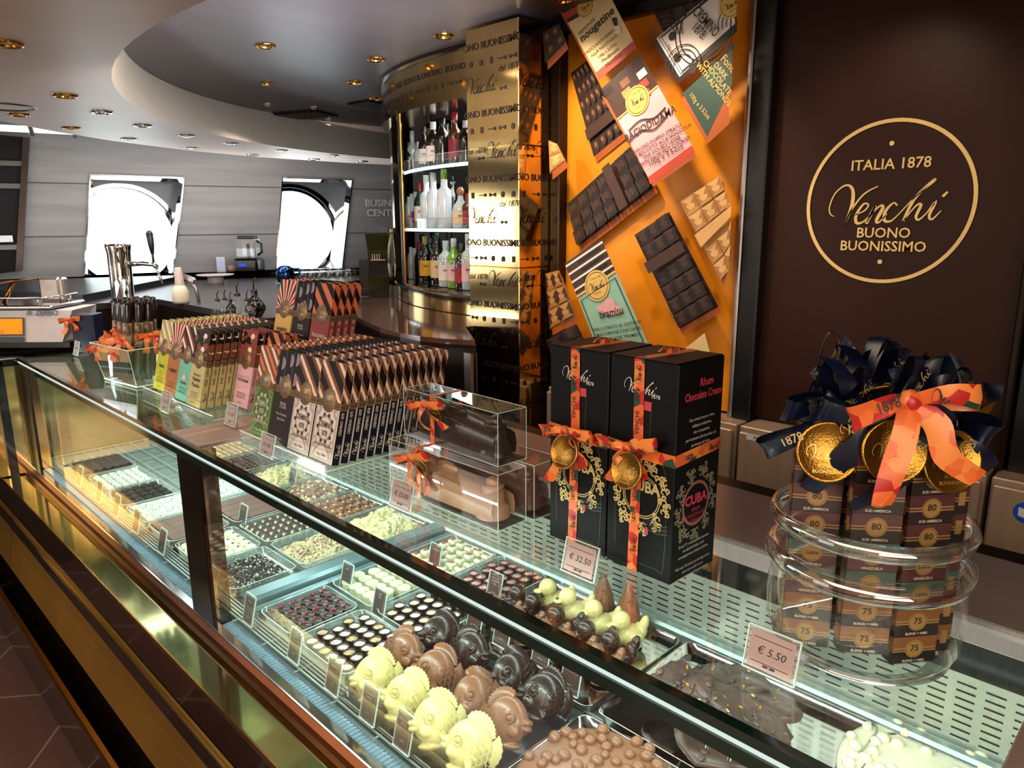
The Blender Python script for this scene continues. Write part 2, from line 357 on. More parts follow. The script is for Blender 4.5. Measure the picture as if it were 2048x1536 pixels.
def hit_outer(a):
    dx, dy = math.cos(a), math.sin(a); best = 1e9
    for (x1, y1), (x2, y2) in zip(outer, outer[1:]+outer[:1]):
        ex, ey = x2-x1, y2-y1; den = dx*ey-dy*ex
        if abs(den) < 1e-9: continue
        t = ((x1-HC[0])*ey-(y1-HC[1])*ex)/den; s_ = ((x1-HC[0])*dy-(y1-HC[1])*dx)/den
        if t > 0 and -1e-6 <= s_ <= 1+1e-6: best = min(best, t)
    return (HC[0]+dx*best, HC[1]+dy*best)
angs = sorted([2*PI*i/120 for i in range(120)]+[math.atan2(y-HC[1], x-HC[0]) % (2*PI) for x, y in outer])
b = MB(); v = []; n = len(angs)
for a in angs:
    o = hit_outer(a); v += [(HC[0]+HR*math.cos(a), HC[1]+HR*math.sin(a), ZL), (*o, ZL), (*o, ZL+.25)]
b.add(v, [(3*i, 3*((i+1) % n), 3*((i+1) % n)+1, 3*i+1) for i in range(n)]+[(3*i+1, 3*((i+1) % n)+1, 3*((i+1) % n)+2, 3*i+2) for i in range(n)])
struct(b.build('ceiling_ring', m_ceil))
b = MB(); b.sheet([[(HC[0]+HR*math.cos(a), HC[1]+HR*math.sin(a), ZL) for a in [2*PI*i/120 for i in range(121)]], [(UC[0]+UR*math.cos(a), UC[1]+UR*math.sin(a), 2.299) for a in [2*PI*i/120 for i in range(121)]]])
struct(b.build('trim_1', m_fascia))
# window wall, in its own frame: local x along the wall, y up, z towards the room
WD = Vector((.9708, -.2402, 0)); WN = Vector((.2402, .9708, 0)); W0 = WN*5.7155
WM = FR(W0, WD, (0, 0, 1)); WI = WM.inverted()
def wl(px, py, off=0): p = WI @ pplane(px, py, W0+WN*off, WN); return (p.x, p.y)
win = [[wl(*p) for p in q] for q in ([(182, 352), (366, 358), (339, 585), (167, 600)], [(565, 357), (702, 361), (681, 545), (551, 552)])]
def ext(a, c, z): t = (z-a[1])/(c[1]-a[1]); return (a[0]+(c[0]-a[0])*t, z)
m_wall = mixed('grey wood grain panel', '#837f7b', '#6f6b67', 1.0, .3, .7, .42, stretch=(1.2, 14, 1))
b = MB(); zb, zt = 0, 2.3; A, B_ = win
b.poly([(-6, zb), ext(A[0], A[3], zb), ext(A[0], A[3], zt), (-6, zt)]); b.poly([ext(A[1], A[2], zb), ext(B_[0], B_[3], zb), ext(B_[0], B_[3], zt), ext(A[1], A[2], zt)])
b.poly([ext(B_[1], B_[2], zb), (7, zb), (7, zt), ext(B_[1], B_[2], zt)])
for q in win:
    b.poly([q[0], q[1], ext(q[1], q[2], zt), ext(q[0], q[3], zt)]); b.poly([ext(q[0], q[3], zb), ext(q[1], q[2], zb), q[2], q[3]])
struct(b.build('wall_window_side', m_wall, M=WM))
sea = [wl(300, 370)[1], wl(300, 471)[1], wl(300, 590)[1]]
b = MB()
for z in sea:
    xs = [-6, ext(A[0], A[3], z)[0]-.01, ext(A[1], A[2], z)[0]+.01, ext(B_[0], B_[3], z)[0]-.01, ext(B_[1], B_[2], z)[0]+.01, 7]
    for k in (0, 2, 4): b.box(((xs[k]+xs[k+1])/2, z, .001), (xs[k+1]-xs[k], .007, .003))
struct(b.build('trim_2', mat('seam', '#3a3432', .6), M=WM))
m_lining = mat('window lining', '#77777a', .35)
for k, (q, cc, rr) in enumerate(((A, (250, 476), (250, 371)), (B_, (588, 468), (588, 372)))):
    DEP = .30; b = MB(); c0 = wl(*cc, DEP); R_ = abs(wl(*rr, DEP)[1]-c0[1])
    # backing plate with a round port
    x0, x1, y0, y1 = min(p[0] for p in q)-.6, max(p[0] for p in q)+.6, q[3][1]-.4, q[0][1]+.5
    v = []; n = 72
    for i in range(n):
        a = 2*PI*i/n; dx, dy = math.cos(a), math.sin(a); t = min(((x1 if dx > 0 else x0)-c0[0])/dx if abs(dx) > 1e-6 else 9, ((y1 if dy > 0 else y0)-c0[1])/dy if abs(dy) > 1e-6 else 9)
        v += [(c0[0]+R_*dx, c0[1]+R_*dy, -DEP), (c0[0]+t*dx, c0[1]+t*dy, -DEP), (c0[0]+R_*.93*dx, c0[1]+R_*.93*dy, -DEP-.12)]
    b.add(v, [(3*i, 3*((i+1) % n), 3*((i+1) % n)+1, 3*i+1) for i in range(n)], 0); b.add(v, [(3*i+2, 3*((i+1) % n)+2, 3*((i+1) % n), 3*i) for i in range(n)], 1, True)
    root = struct(b.build('window_%d' % (k+1), [m_lining, K['steel_mirror']], M=WM)); tag(root, ['round ship window nearer the dark glass cabinet, behind the beer tap', 'round ship window beside the raised wall lettering'][k], 'window')
    f = MB(); o_ = [(p[0]*1.0, p[1]) for p in q]; cx = sum(p[0] for p in q)/4; cy = sum(p[1] for p in q)/4
    for sc, m_, z0, z1 in ((1.0, 0, .02, -DEP),): f.add([(p[0], p[1], z0) for p in q]+[(p[0], p[1], z1) for p in q], [(i, (i+1) % 4, 4+(i+1) % 4, 4+i) for i in range(4)], 0)
    inn = [(cx+(p[0]-cx)*.94, cy+(p[1]-cy)*.95) for p in q]; out = [(cx+(p[0]-cx)*1.03, cy+(p[1]-cy)*1.03) for p in q]
    f.add([(p[0], p[1], .02) for p in q]+[(p[0], p[1], .02) for p in out]+[(p[0], p[1], -.05) for p in inn]+[(p[0], p[1], 0) for p in out], [(i, (i+1) % 4, 4+(i+1) % 4, 4+i) for i in range(4)]+[(8+i, 8+(i+1) % 4, (i+1) % 4, i) for i in range(4)]+[(4+i, 4+(i+1) % 4, 12+(i+1) % 4, 12+i) for i in range(4)], 0)
    f.build('window_frame', [K['chrome']], root)
    g = MB(); g.ring(c0[0], c0[1], R_*.97, R_*1.04, 0, None, 72, -DEP+.004); g.ring(c0[0], c0[1], R_*.90, R_*.97, 1, None, 72, -DEP-.05); g.build('port_ring', [K['chrome'], K['black_gloss']], root)
    p = MB(); p.disc(c0[0], c0[1], R_*.94, 0, None, 64, -DEP-.1); p.build('pane', [K['clear']], root)
# plain walls
m_br = mat('brown wall', '#3a2016', .5)
def wallbox(name, c, d, m): b = MB(); b.box(c, d); return struct(b.build(name, m))
wallbox('wall_right', (2.05, -.55, 1.15), (.1, 5.1, 2.3), m_br); wallbox('wall_back', (2, -3.2, 1.15), (10.4, .1, 2.3), m_br); wallbox('wall_left', (-3.2, 2, 1.15), (.1, 10.4, 2.3), mat('beige wall', '#b39d88', .5)); wallbox('wall_end', (7.2, 2, 1.15), (.1, 10.4, 2.3), m_br)
# dark glass cabinet against the window wall
q = [wl(-90, 262), wl(60, 277), wl(45, 540), wl(-100, 560)]
root = thing('display_cabinet', 'dark glass fronted cabinet against the grey wood wall beside the first round window', 'cabinet', M=WM)
b = MB(); b.add([(p[0], p[1], 0) for p in q]+[(p[0], p[1], .04) for p in q], [(4, 7, 6, 5), (4, 5, 1, 0), (5, 6, 2, 1), (6, 7, 3, 2), (7, 4, 0, 3)]); b.build('body', [mat('cabinet inside', '#14100f', .6, 0, .15)], root)
def lerp2(a, c, t): return (a[0]+(c[0]-a[0])*t, a[1]+(c[1]-a[1])*t)
for t, c_ in ((.20, 'shelf'), (.36, 'shelf'), (.80, 'shelf')):
    l, r = lerp2(q[0], q[3], t), lerp2(q[1], q[2], t); b = MB(); b.box(((l[0]+r[0])/2, (l[1]+r[1])/2, .035), (abs(r[0]-l[0])-.03, .03, .05)); b.build('shelf', [mat('shelf', '#4a4340', .3)], root)
b = MB(); b.add([(p[0], p[1], .075) for p in (q[1], q[2])]+[(p[0]-.035, p[1], .075) for p in (q[1], q[2])]+[(p[0], p[1], .0) for p in (q[1], q[2])], [(0, 1, 3, 2), (0, 4, 5, 1)]); b.build('frame', [K['bronze']], root)
b = MB(); l, r = lerp2(q[0], q[3], .78), lerp2(q[1], q[2], .78); b.box((r[0]-.12, r[1]+.02, .07), (.13, .04, .03)); b.box((r[0]-.28, r[1]+.015, .07), (.1, .03, .03)); b.build('paper_stack', [K['white_plastic']], root)
# raised wall lettering
p = wl(729, 416); root = thing('wall_lettering', 'raised silver lettering on the grey wall beside the second round window', 'sign', M=WM)
b = MB()
for k, t in enumerate(('BUSINESS', 'CENTER')):
    for z in (.012, .02): b.text(t, .076, p[0]+.010*k, p[1]+.014-k*.078, 0, None, 'LEFT', z, 1.05, bold=.012)
b.build('lettering', [mat('silver letters', '#d5d0cc', .3, .3)], root)
# ---------------------------------------------------------------- right wall: mural, logo panel, frames, lockers, pillar
XW = 2.0
def wf(x, y=0, z=0): return FR((x, y, z), (0, -1, 0), (0, 0, 1))   # plane facing the shop; local x = -Y
m_or = mat('orange print', '#e08a12', .42, noise=.03); PRINT = {k: mat('print '+k, c, .42) for k, c in dict(dark='#2a1812', dark2='#40271d', dark3='#1a0e0a', cream='#e5c98f', red='#b8402a', white='#e9dcd2', pink='#dba2a4', teal='#8fb9a5', green='#2f463c', tan='#c08a4c', tan2='#d9a868', tan3='#a8733a', gold='#d9b35c', ink='#2a1a14', shade='#a5521a', milk='#8a5a3a').items()}
PK = list(PRINT); PM = [PRINT[k] for k in PK]+[m_or]
def pi_(k): return PK.index(k)
FM = [lambda x, y: pxx(1100+x/2.194, y/2.194, XW-.03)][0]
def mu(x, y): p = FM(x, y); return (-p.y, p.z)
root = thing('mural_panel', 'tall orange wall panel printed with chocolate bars and packets, beside the gold pillar', 'wall panel', (XW-.03, 0, 0)); WF = wf(0)
yl, yr = 1.735, 1.03
b = MB(); b.box((0.012, (yl+yr)/2, 1.69), (.02, yl-yr, 1.2)); b.build('backing', [m_or], root)
b = MB(); Z = [.003]
def lay(): Z[0] += .00025; return Z[0]
def Q(pts): return [mu(*p) for p in pts]
def pol(pts, k): b.poly([(x, y, lay()) for x, y in [mu(*p) for p in pts]] if 0 else [(x, y, z) for z in [lay()] for x, y in Q(pts)], pi_(k), WF)
def bil(q, u, v):
    a, c, d, e = q; return tuple((a[i]*(1-u)+c[i]*u)*(1-v)+(e[i]*(1-u)+d[i]*u)*v for i in (0, 1))
def sub(q, u0, v0, u1, v1): return [bil(q, u0, v0), bil(q, u1, v0), bil(q, u1, v1), bil(q, u0, v1)]
def choc(q, nu, nv, style='facet', c=('dark', 'dark2', 'dark3'), band=None):
    pol([(x+12, y+26) for x, y in q], 'shade'); pol(q, c[0]); z = lay()
    for i in range(nu):
        for j in range(nv):
            if band is not None and j == band: continue
            s_ = sub(q, (i+.04)/nu, (j+.06)/nv, (i+.96)/nu, (j+.94)/nv)
            if style == 'facet':
                m_ = bil(s_, .5, .5); pol([s_[0], s_[1], m_], c[1]); pol([s_[1], s_[2], m_], c[2]); pol([s_[2], s_[3], m_], c[0]); pol([s_[0], m_, s_[3]], c[2])
                pol([bil(s_, .5+.3*math.cos(t*.6), .5+.3*math.sin(t*.6)) for t in range(7)], c[1])
            elif style == 'nut':
                off = .25 if j % 2 else 0
                pol([bil(s_, .5+off+.36*math.cos(t*PI/8), .5+.42*math.sin(t*PI/8)) for t in range(16)], c[1]); pol([bil(s_, .42+off+.2*math.cos(t*PI/6), .4+.2*math.sin(t*PI/6)) for t in range(12)], 'milk')
    if band is not None: pol(sub(q, 0, (band+.12)/nv, 1, (band+.88)/nv), c[1])
def medal(x, y, r):
    z = lay(); cx, cy = mu(x, y); R_ = abs(mu(x, y+r)[1]-cy); b.disc(cx, cy, R_, pi_('gold'), WF, 32, z); z = lay(); b.ring(cx, cy, R_*.84, R_*.88, pi_('ink'), WF, 32, z); logo(b, cx, cy, R_*1.35, pi_('ink'), WF, z, 1.5, .35); b.text('ITALIA 1878', R_*.16, cx-R_*.1, cy+R_*.45, pi_('ink'), WF, z=z, rot=.35); b.text('BUONO', R_*.15, cx+R_*.12, cy-R_*.5, pi_('ink'), WF, z=z, rot=.35)
def wr(t, x, y, sz, k='ink', rot=0, bold=0, al='CENTER', sx=1): cx, cy = mu(x, y); b.text(t, sz*(.68 if abs(rot) < .9 else .6), cx, cy, pi_(k), WF, al, lay(), sx, math.atan(math.tan(rot)*.74), bold=bold)
choc([(95, 322), (165, 265), (326, 582), (195, 688)], 4, 6, 'nut', band=4)
choc([(430, -20), (640, -60), (685, 42), (520, 163)], 3, 2, 'facet')
q = [(92, 898), (385, 635), (480, 820), (145, 1080)]; choc([q[0], q[3], q[2], q[1]], 3, 7, 'facet', band=4)
choc([(408, 1030), (560, 930), (775, 1340), (605, 1435)], 3, 7, 'facet', band=2)
choc([(625, 885), (805, 775), (960, 1080), (805, 1228)], 3, 5, 'facet', ('tan', 'tan2', 'tan3'), band=2); choc([(50, 1195), (112, 1180), (183, 1372), (70, 1435)], 2, 3, 'facet', ('tan3', 'tan', 'dark2')); choc([(60, 1480), (192, 1408), (245, 1510), (90, 1570)], 2, 2, 'facet'); choc([(80, 625), (118, 640), (155, 712), (85, 768)], 1, 2, 'facet', ('tan3', 'tan2', 'tan'))
choc([(60, 170), (130, 130), (160, 210), (70, 300)], 2, 2, 'nut')
# packets
q = [(150, 88), (345, -10), (457, 205), (295, 338)]; pol([(138, 80), (457, 205), (472, 236), (303, 372)], 'shade'); pol([(295, 338), (457, 205), (472, 236), (303, 372)], 'red'); pol(q, 'cream')
pol(sub(q, 0, 0, .5, .1), 'red'); pol(sub(q, 0, .1, .5, .16), 'dark'); medal(250, 58, 48); wr('PIEMONTE', 258, 150, .022, rot=.62); wr('nougatine', 305, 150, .052, rot=.6, bold=.02)
for i, t in enumerate(('CROCCANTE RIPIENO', 'ALLA NOCCIOLA', '100g e 3.53oz', 'Piedmont', 'Hazelnut')): wr(t, 318+i*14, 212+i*20, .02 if i < 3 else .026, rot=.55)
pol([(375, 145), (400, 140), (408, 170), (385, 180)], 'white'); pol([(365, 110), (388, 105), (392, 140), (378, 143)], 'ink')
q = [(560, 197), (850, -30), (960, 120), (660, 360)]; pol([(545, 215), (560, 197), (660, 360), (960, 120), (960, 160), (655, 388)], 'dark3'); pol(q, 'white')
for a in (.03, .06): pl = Q([bil(q, a, a), bil(q, 1-a, a), bil(q, 1-a, 1-a), bil(q, a, 1-a)]); b.line(pl, .004, pi_('ink'), WF, lay(), True)
c_ = mu(770, 160)
for r in (.075, .088): b.ring(c_[0], c_[1], r, r+.004, pi_('ink'), WF, 40, lay())
for i in range(10): a = 2*PI*i/10; b.disc(c_[0]+.1*math.cos(a), c_[1]+.1*math.sin(a), .012, pi_('ink'), WF, 10, lay())
for i in range(4):
    cx, cy = mu(*bil(q, .1+.8*(i % 2), .12+.76*(i//2)))
    for r in (.03, .042, .054): b.ring(cx, cy, r, r+.003, pi_('ink'), WF, 14, lay(), 0, PI*1.1)
wr('CREMINO', 768, 145, .062, rot=-.95, sx=.62, bold=.01); wr('1878', 738, 180, .056, rot=-.95, sx=.7, bold=.01); wr('110g e 3.88oz', 632, 262, .028, rot=-.95, sx=.8); medal(893, 55, 62)
pol([(672, 455), (880, 270), (880, 560), (785, 645)], 'shade'); pol([(680, 430), (895, 245), (1000, 380), (785, 615)], 'green')
for i, t in enumerate(('DARK', 'CHOCOLATE', 'WITH ALMONDS')): wr(t, 838-i*16, 345+i*28, .034, 'gold', -.98, .008)
wr('Fond', 868, 318, .045, 'gold', -.98, .015); wr('100g e 3.52oz', 748, 490, .028, 'gold', -.98)
q = [(330, 410), (500, 265), (720, 650), (530, 785)]; pol([(330, 440), (720, 680), (742, 695), (552, 826)], 'shade'); pol([(530, 785), (720, 650), (735, 682), (538, 815)], 'red'); pol(q, 'pink'); pol(sub(q, 0, 0, 1, .34), 'dark2')
for i in range(7): pol(sub(q, (i*.37) % .8, .03+(i*.045) % .28, (i*.37) % .8+.2, .1+(i*.045) % .28), ['dark', 'milk', 'white', 'tan', 'red', 'dark3', 'milk'][i])
pol(sub(q, 0, .34, 1, .355), 'gold'); medal(487, 460, 64); wr('BACIODIDAMA', 545, 575, .046, rot=.5, sx=.86, bold=.008)
for dy in (0, 1): b.line([(c[0], c[1]) for c in [mu(x, y) for x, y in cat_rom([(450, 590-60*0+dy*50), (500, 545+dy*45), (560, 535+dy*48), (610, 490+dy*42)], 5)]], .004, pi_('ink'), WF, lay())
for i, t in enumerate(('GOLOSO DOPPIO STRATO', 'CON BISCOTTO ALLA NOCCIOLA', 'FINE DOUBLE LAYER', 'WITH HAZELNUT COOKIES')): wr(t, 572+i*11, 630+i*18, .021, 'ink', .5, .012)
wr('100g e 3.52oz', 612, 702, .032, rot=.5)
q = [(170, 1150), (330, 1045), (530, 1485), (345, 1600)]; pol([(200, 1230), (530, 1485), (545, 1520), (360, 1630)], 'shade'); pol(q, 'teal'); pol(sub(q, 0, 0, 1, .30), 'dark2')
for i in range(4): pol(sub(q, 0, .02+i*.075, 1, .038+i*.075), 'white'); pol(sub(q, .3, .05+i*.075, .9, .07+i*.075), 'dark3')
pol(sub(q, 0, .30, 1, .32), 'gold'); medal(312, 1243, 66); pl = Q([bil(q, .06, .36), bil(q, .94, .36), bil(q, .94, .97), bil(q, .06, .97)]); b.line(pl, .004, pi_('ink'), WF, lay(), True)
cx, cy = mu(366, 1342); b.disc(cx, cy, .05, pi_('pink'), WF, 20, lay(), .018); b.disc(cx, cy+.014, .024, pi_('pink'), WF, 20, lay(), .022); wr('tiramisu', 376, 1372, .055, rot=.35, sx=.8, bold=.01)
for i, t in enumerate(('TRIPLO STRATO AL GUSTO DI', 'MASCARPONE CON CAFFE', 'TRIPLE LAYER TIRAMISU')): wr(t, 395+i*9, 1420+i*24, .021, 'ink', .32, .012)
pol([(560, 1610), (780, 1440), (880, 1600)], 'cream')
b.v = [(p[0]+XW-.03-root.location.x, p[1], p[2]) for p in b.v]
b.v = [(p[0], min(max(p[1], yr), yl), p[2]) for p in b.v]
b.build('print', PM, root)
# frames round the panels
def strip(name, label, y0, y1, z0, z1, m, d=.05): b = MB(); b.box((XW-d/2, (y0+y1)/2, (z0+z1)/2), (d, abs(y1-y0), z1-z0), ch=.004); o = b.build(name, m); return struct(o)
strip('trim_3', '', 1.742, 1.70, 1.08, 2.29, K['bronze'], .07); strip('trim_4', '', 1.735, .95, 2.255, 2.29, K['black'], .06); strip('trim_5', '', 1.036, 1.022, 1.08, 2.29, K['steel'], .062); strip('trim_6', '', 1.02, .965, 1.08, 2.29, K['black'], .06)
strip('trim_7', '', .352, .335, 1.07, 2.29, K['bronze'], .06); strip('trim_8', '', .330, .29, 1.07, 2.29, K['black'], .05); strip('trim_9', '', .285, .268, 1.07, 2.29, K['bronze'], .06)
m_bp = mat('brown satin panel', '#2e150a', .42, 0, .2, noise=.08, nscale=4)
root = thing('logo_panel', 'dark brown wall panel with a gold ring and script lettering, behind the ribboned glass jar', 'wall sign', (XW-.02, .66, 0))
b = MB(); b.box((0.008, 0, 1.69), (.016, .61, 1.2)); b.build('board', [m_bp], root)
c = pxx(1771, 405, XW-.025); F2 = FR((-.003, c.y-.66, c.z), (0, -1, 0), (0, 0, 1)); R_ = abs(pxx(1771, 240, XW-.025).z-pxx(1771, 569, XW-.025).z)/2
m_gl = mat('gold lettering', '#e2bd76', .35, .25)
b = MB(); b.ring(0, 0, R_*.955, R_, 0, F2, 72); b.build('ring', [m_gl], root)
b = MB(); s = R_/.205
logo(b, 0, -.002*s, .285*s, 0, F2, 0, 1.0, .05); b.build('script_lettering', [m_gl], root); b = MB(); b.text('ITALIA 1878', .037*s, 0, .083*s, 0, F2, bold=.012); b.disc(0, .145*s, .006*s, 0, F2, 14); b.build('upper_lettering', [m_gl], root); b = MB(); b.text('BUONO', .036*s, 0, -.088*s, 0, F2, bold=.014); b.text('BUONISSIMO', .036*s, 0, -.122*s, 0, F2, bold=.014); b.disc(0, -.15*s, .006*s, 0, F2, 14)
b.build('lower_lettering', [m_gl], root)
root = thing('plain_wall_panel', 'plain dark brown wall panel past the slim bronze frame, at the edge of the wall', 'wall panel', (XW-.02, -.05, 0)); b = MB(); b.box((0.008, 0, 1.69), (.016, .6, 1.2)); b.build('board', [m_bp], root)
# steel lockers under the panels
m_lk = mat('locker steel', '#ab937d', .4, .35, noise=.08, nscale=40, stretch=(1, 1, .03)); m_blue = mat('blue label', '#10184a', .35)
mods = [(1.70, 1.62, None), (1.615, .972, 'book'), (.962, .352, 'ipm'), (.342, -.26, 'book'), (-.27, -.87, None)]
lab = ['narrow steel locker stack beside the gold pillar', 'steel locker stack with a blue book mark, behind the black ribboned boxes', 'steel locker stack under the logo panel, behind the glass jar', 'steel locker stack with a blue book mark, under the plain brown panel', 'plain steel locker stack beyond the brown panel']
for (y1, y0, ic), lb in zip(mods, lab):
    zt_ = 1.082; yc = (y0+y1)/2; wd = y1-y0; root = thing('steel_locker', lb, 'locker', (XW-.12, yc, 0)); X = -.002
    b = MB(); b.box((.06, 0, zt_/2), (.115, wd, zt_), ch=.003); b.build('body', [m_lk], root)
    zz = [zt_-.008, .83, .64, .44, .24, .05]
    for k in range(5):
        a, d = zz[k]-.006, zz[k+1]+.006; g = MB(); g.box((X-.006, 0, (a+d)/2), (.012, wd-.012, a-d), ch=.003); dr = g.build('door', [m_lk], root)
        if k > 0 and wd > .3:
            g = MB(); g.box((X-.0125, wd*.16, (a+d)/2), (.002, wd*.6, (a-d)*.8)); fr = g.build('label_frame', [K['steel']], dr); FF = FR((X-.0145, wd*.16, (a+d)/2), (0, -1, 0), (0, 0, 1))
            g = MB(); g.rect(-wd*.28, -(a-d)*.34, wd*.28, (a-d)*.34, 0, FF); g.text('SALUTE' if yc > .5 else 'WALL', .03, -wd*.13, (a-d)*.2, 1, FF, 'LEFT', .0004, bold=.02); g.poly([(-wd*.2, (a-d)*.2), (-wd*.2+.03, (a-d)*.2), (-wd*.2+.015, (a-d)*.2+.03)], 1, FF, ) if 0 else g.add([(-wd*.22, (a-d)*.19, .0004), (-wd*.22+.035, (a-d)*.19, .0004), (-wd*.22+.016, (a-d)*.19+.035, .0004)], [(0, 1, 2)], 1, False, FF)
            g.build('label', [m_blue, K['white_plastic']], dr)
            g = MB(); g.cyl(.006, 0, .008, 12, 0, FR((X-.012, -wd*.36, (a+d)/2), (0, -1, 0), (0, 0, 1))); g.build('screw', [K['gold']], dr)
    if ic:
        FF = FR((X-.0125, wd/2-.075 if ic == 'book' else wd/2-.06, 1.02 if ic == 'book' else 1.06), (0, -1, 0), (0, 0, 1)); g = MB()
        if ic == 'book':
            g.disc(0, 0, .024, 0, FF, 24, 0); g.poly([(-.014, -.009, .0005), (-.001, -.012, .0005), (-.001, .008, .0005), (-.014, .011, .0005)], 1, FF); g.poly([(.001, -.012, .0005), (.014, -.009, .0005), (.014, .011, .0005), (.001, .008, .0005)], 1, FF)
        else: g.rect(-.03, -.009, .03, .009, 1, FF); g.text('IPM', .013, 0, -.004, 2, FF, z=.0004)
        g.build('sign_sticker', [mat('blue sticker', '#1c4fb5', .35), K['white_plastic'], K['ink']], root)
# gold mirror pillar with printed words
def icons(g, x, y, s, k, m_, F, z):
    k = k % 5
    if k == 0: g.disc(x, y, s*.4, m_, F, 12, z, s*.5)
    elif k == 1: g.poly([(x-s*.4, y-s*.45, z), (x+s*.4, y-s*.45, z), (x+s*.4, y+s*.1, z), (x+s*.2, y+s*.45, z), (x-s*.2, y+s*.45, z), (x-s*.4, y+s*.1, z)], m_, F)
    elif k == 2: g.rect(x-s*.32, y-s*.5, x+s*.32, y+s*.5, m_, F, z)
    elif k == 3: g.rect(x-s*.9, y-s*.08, x+s*.5, y+s*.08, m_, F, z); g.disc(x+s*.7, y, s*.3, m_, F, 10, z)
    else: g.poly([(x-s*.8, y-s*.35, z), (x, y-s*.05, z), (x+s*.8, y-s*.35, z), (x+s*.8, y+s*.35, z), (x, y+s*.05, z), (x-s*.8, y+s*.35, z)], m_, F)
def words(g, wd, z0, z1, F, m_=0, z=.0006, sh=0):
    """rows of words and small sweets printed on a gold mirror, local origin at the lower middle"""
    row = 0; v = z1-.05; per = .215
    while v > z0:
        for dv, kd in ((0, 'bb'), (-.055, 'ic'), (-.125, 'v'), (-.165, 'bow')):
            y = v+dv
            if y < z0+.03: continue
            if kd == 'bb':
                n = max(1, int(wd/.2+.5))
                tw = .2
                x = -wd/2+((row*.07) % .05)
                vs, _ = text_geo('BUONO BUONISSIMO', .01); tl = max(p[0] for p in vs)
                sc = .032; g.text('BUONO BUONISSIMO'if wd > tl*sc+.02 else 'ONO BUONISSIMO', sc, 0, y-.012, m_, F, z=z, bold=.01) if wd < .5 else [g.text('BUONO BUONISSIMO', sc, -wd/2+tl*sc*(i+.55)*1.06, y-.012, m_, F, z=z, bold=.01) for i in range(int(wd/(tl*sc*1.06)))]
            elif kd == 'ic':
                n = int(wd/.048)
                for i in range(n): icons(g, -wd/2+(i+.5)*wd/n, y, .02, i+row, m_, F, z)
            elif kd == 'v':
                n = max(1, int(wd/.25+.3))
                for i in range(n):
                    xc = -wd/2+(i+.5)*wd/n; o = .05 if row % 2 else -.05
                    logo(g, xc+o, y, .15, m_, F, z, .8); g.text('dal 1878', .028, xc-o*1.6, y+.03 if row % 2 == 0 else y-.005, m_, F, z=z, sh=.25)
            else:
                n = max(1, int(wd/.25+.3))
                for i in range(n): icons(g, -wd/2+(i+.5)*wd/n-(.055 if row % 2 else -.055), y+.018, .018, 4, m_, F, z); g.rect(-wd/2+(i+.5)*wd/n-.09, y+.017, -wd/2+(i+.5)*wd/n+.02, y+.019, m_, F, z)
        v -= per; row += 1
PX, PY0, PY1 = 1.78, 1.744, 1.995
root = thing('gold_pillar', 'square gold mirrored pillar printed with brown words, between the bar shelves and the orange panel', 'pillar', ((PX+XW)/2, (PY0+PY1)/2, 0))
for k, (z0, z1) in enumerate(((0, .62), (.622, 1.02), (1.022, 1.50), (1.502, 1.90), (1.902, 2.285))):
    b = MB(); b.box((0, 0, (z0+z1)/2), (XW-PX-.001, PY1-PY0, z1-z0), ch=.002); b.build('mirror_panel', [K['gold_mirror']], root)
b = MB(); words(b, PY1-PY0, .55, 2.28, FR((-(XW-PX)/2-.0008, 0, 0), (0, -1, 0), (0, 0, 1))); words(b, XW-PX, .55, 2.28, FR((0, -(PY1-PY0)/2-.0008, 0), (1, 0, 0), (0, 0, 1)))
b.build('lettering', [K['darkprint']], root)
# ---------------------------------------------------------------- the glass display case
XF, ZT, YN, YF = .626, 1.15, -.35, 3.33
ZD = .735      # level of the wire rack the trays stand on
case = thing('display_case', 'long glass fronted chocolate display case with gold mirrored base', 'display case', (.9, 1.5, 0))
OC = TR(-.9, -1.5, 0)
def part(b, name, mats, parent=case):
    b.v = [(p[0]-.9, p[1]-1.5, p[2]) for p in b.v] if parent is case else b.v
    return b.build(name, mats, parent)
DIV = [(-.06, .095), (1.645, 1.812)]
for y0, y1 in ((YN, -.06), (.095, 1.645), (1.812, YF)):
    b = MB(); b.box((.826, (y0+y1)/2, ZT-.004), (.396, y1-y0, .008)); part(b, 'top_glass', [K['topglass']])
b = MB(); b.box((XF-.004, (YN+YF)/2, ZT-.006), (.014, YF-YN, .012)); b.box((XF-.004, (YN+YF)/2, ZT-.028), (.016, YF-YN, .016)); part(b, 'glass_edge', [K['edge']])
b = MB(); b.box((XF-.004, (YN+YF)/2, ZT-.016), (.0145, YF-YN, .003)); part(b, 'edge_highlight', [emis('glowing edge highlight', '#e6f8ee', .75)])  # glow put in for the white highlight along the glass edge
for y0, y1 in ((YN, -.02), (.02, 1.66), (1.775, 3.25)):
    b = MB(); b.add([(XF, y0, .70), (XF, y1, .70), (XF, y1, ZT-.036), (XF, y0, ZT-.036)], [(0, 1, 2, 3)]); b.add([(XF+.022, y0, .70), (XF+.022, y1, .70), (XF+.022, y1, ZT-.036), (XF+.022, y0, ZT-.036)], [(0, 1, 2, 3)]); part(b, 'front_glass', [K['frontglass']])
for y0, y1 in ((-.03, .03), (1.65, 1.775), (3.25, 3.335)):
    b = MB(); b.box((XF+.012, (y0+y1)/2, .925), (.034, y1-y0, .445), ch=.003); part(b, 'post', [mat('black bronze', '#16100d', .25, .4)])
m_pst = mat('post edge mirror', '#8f7a68', .05, 1)
b = MB(); b.box((XF+.014, 1.637, .925), (.036, .02, .44)); part(b, 'post_trim', [m_pst])
m_strip = mat('pinkish steel', '#b39c92', .38, .55, noise=.06, nscale=40, stretch=(.05, 1, 1))
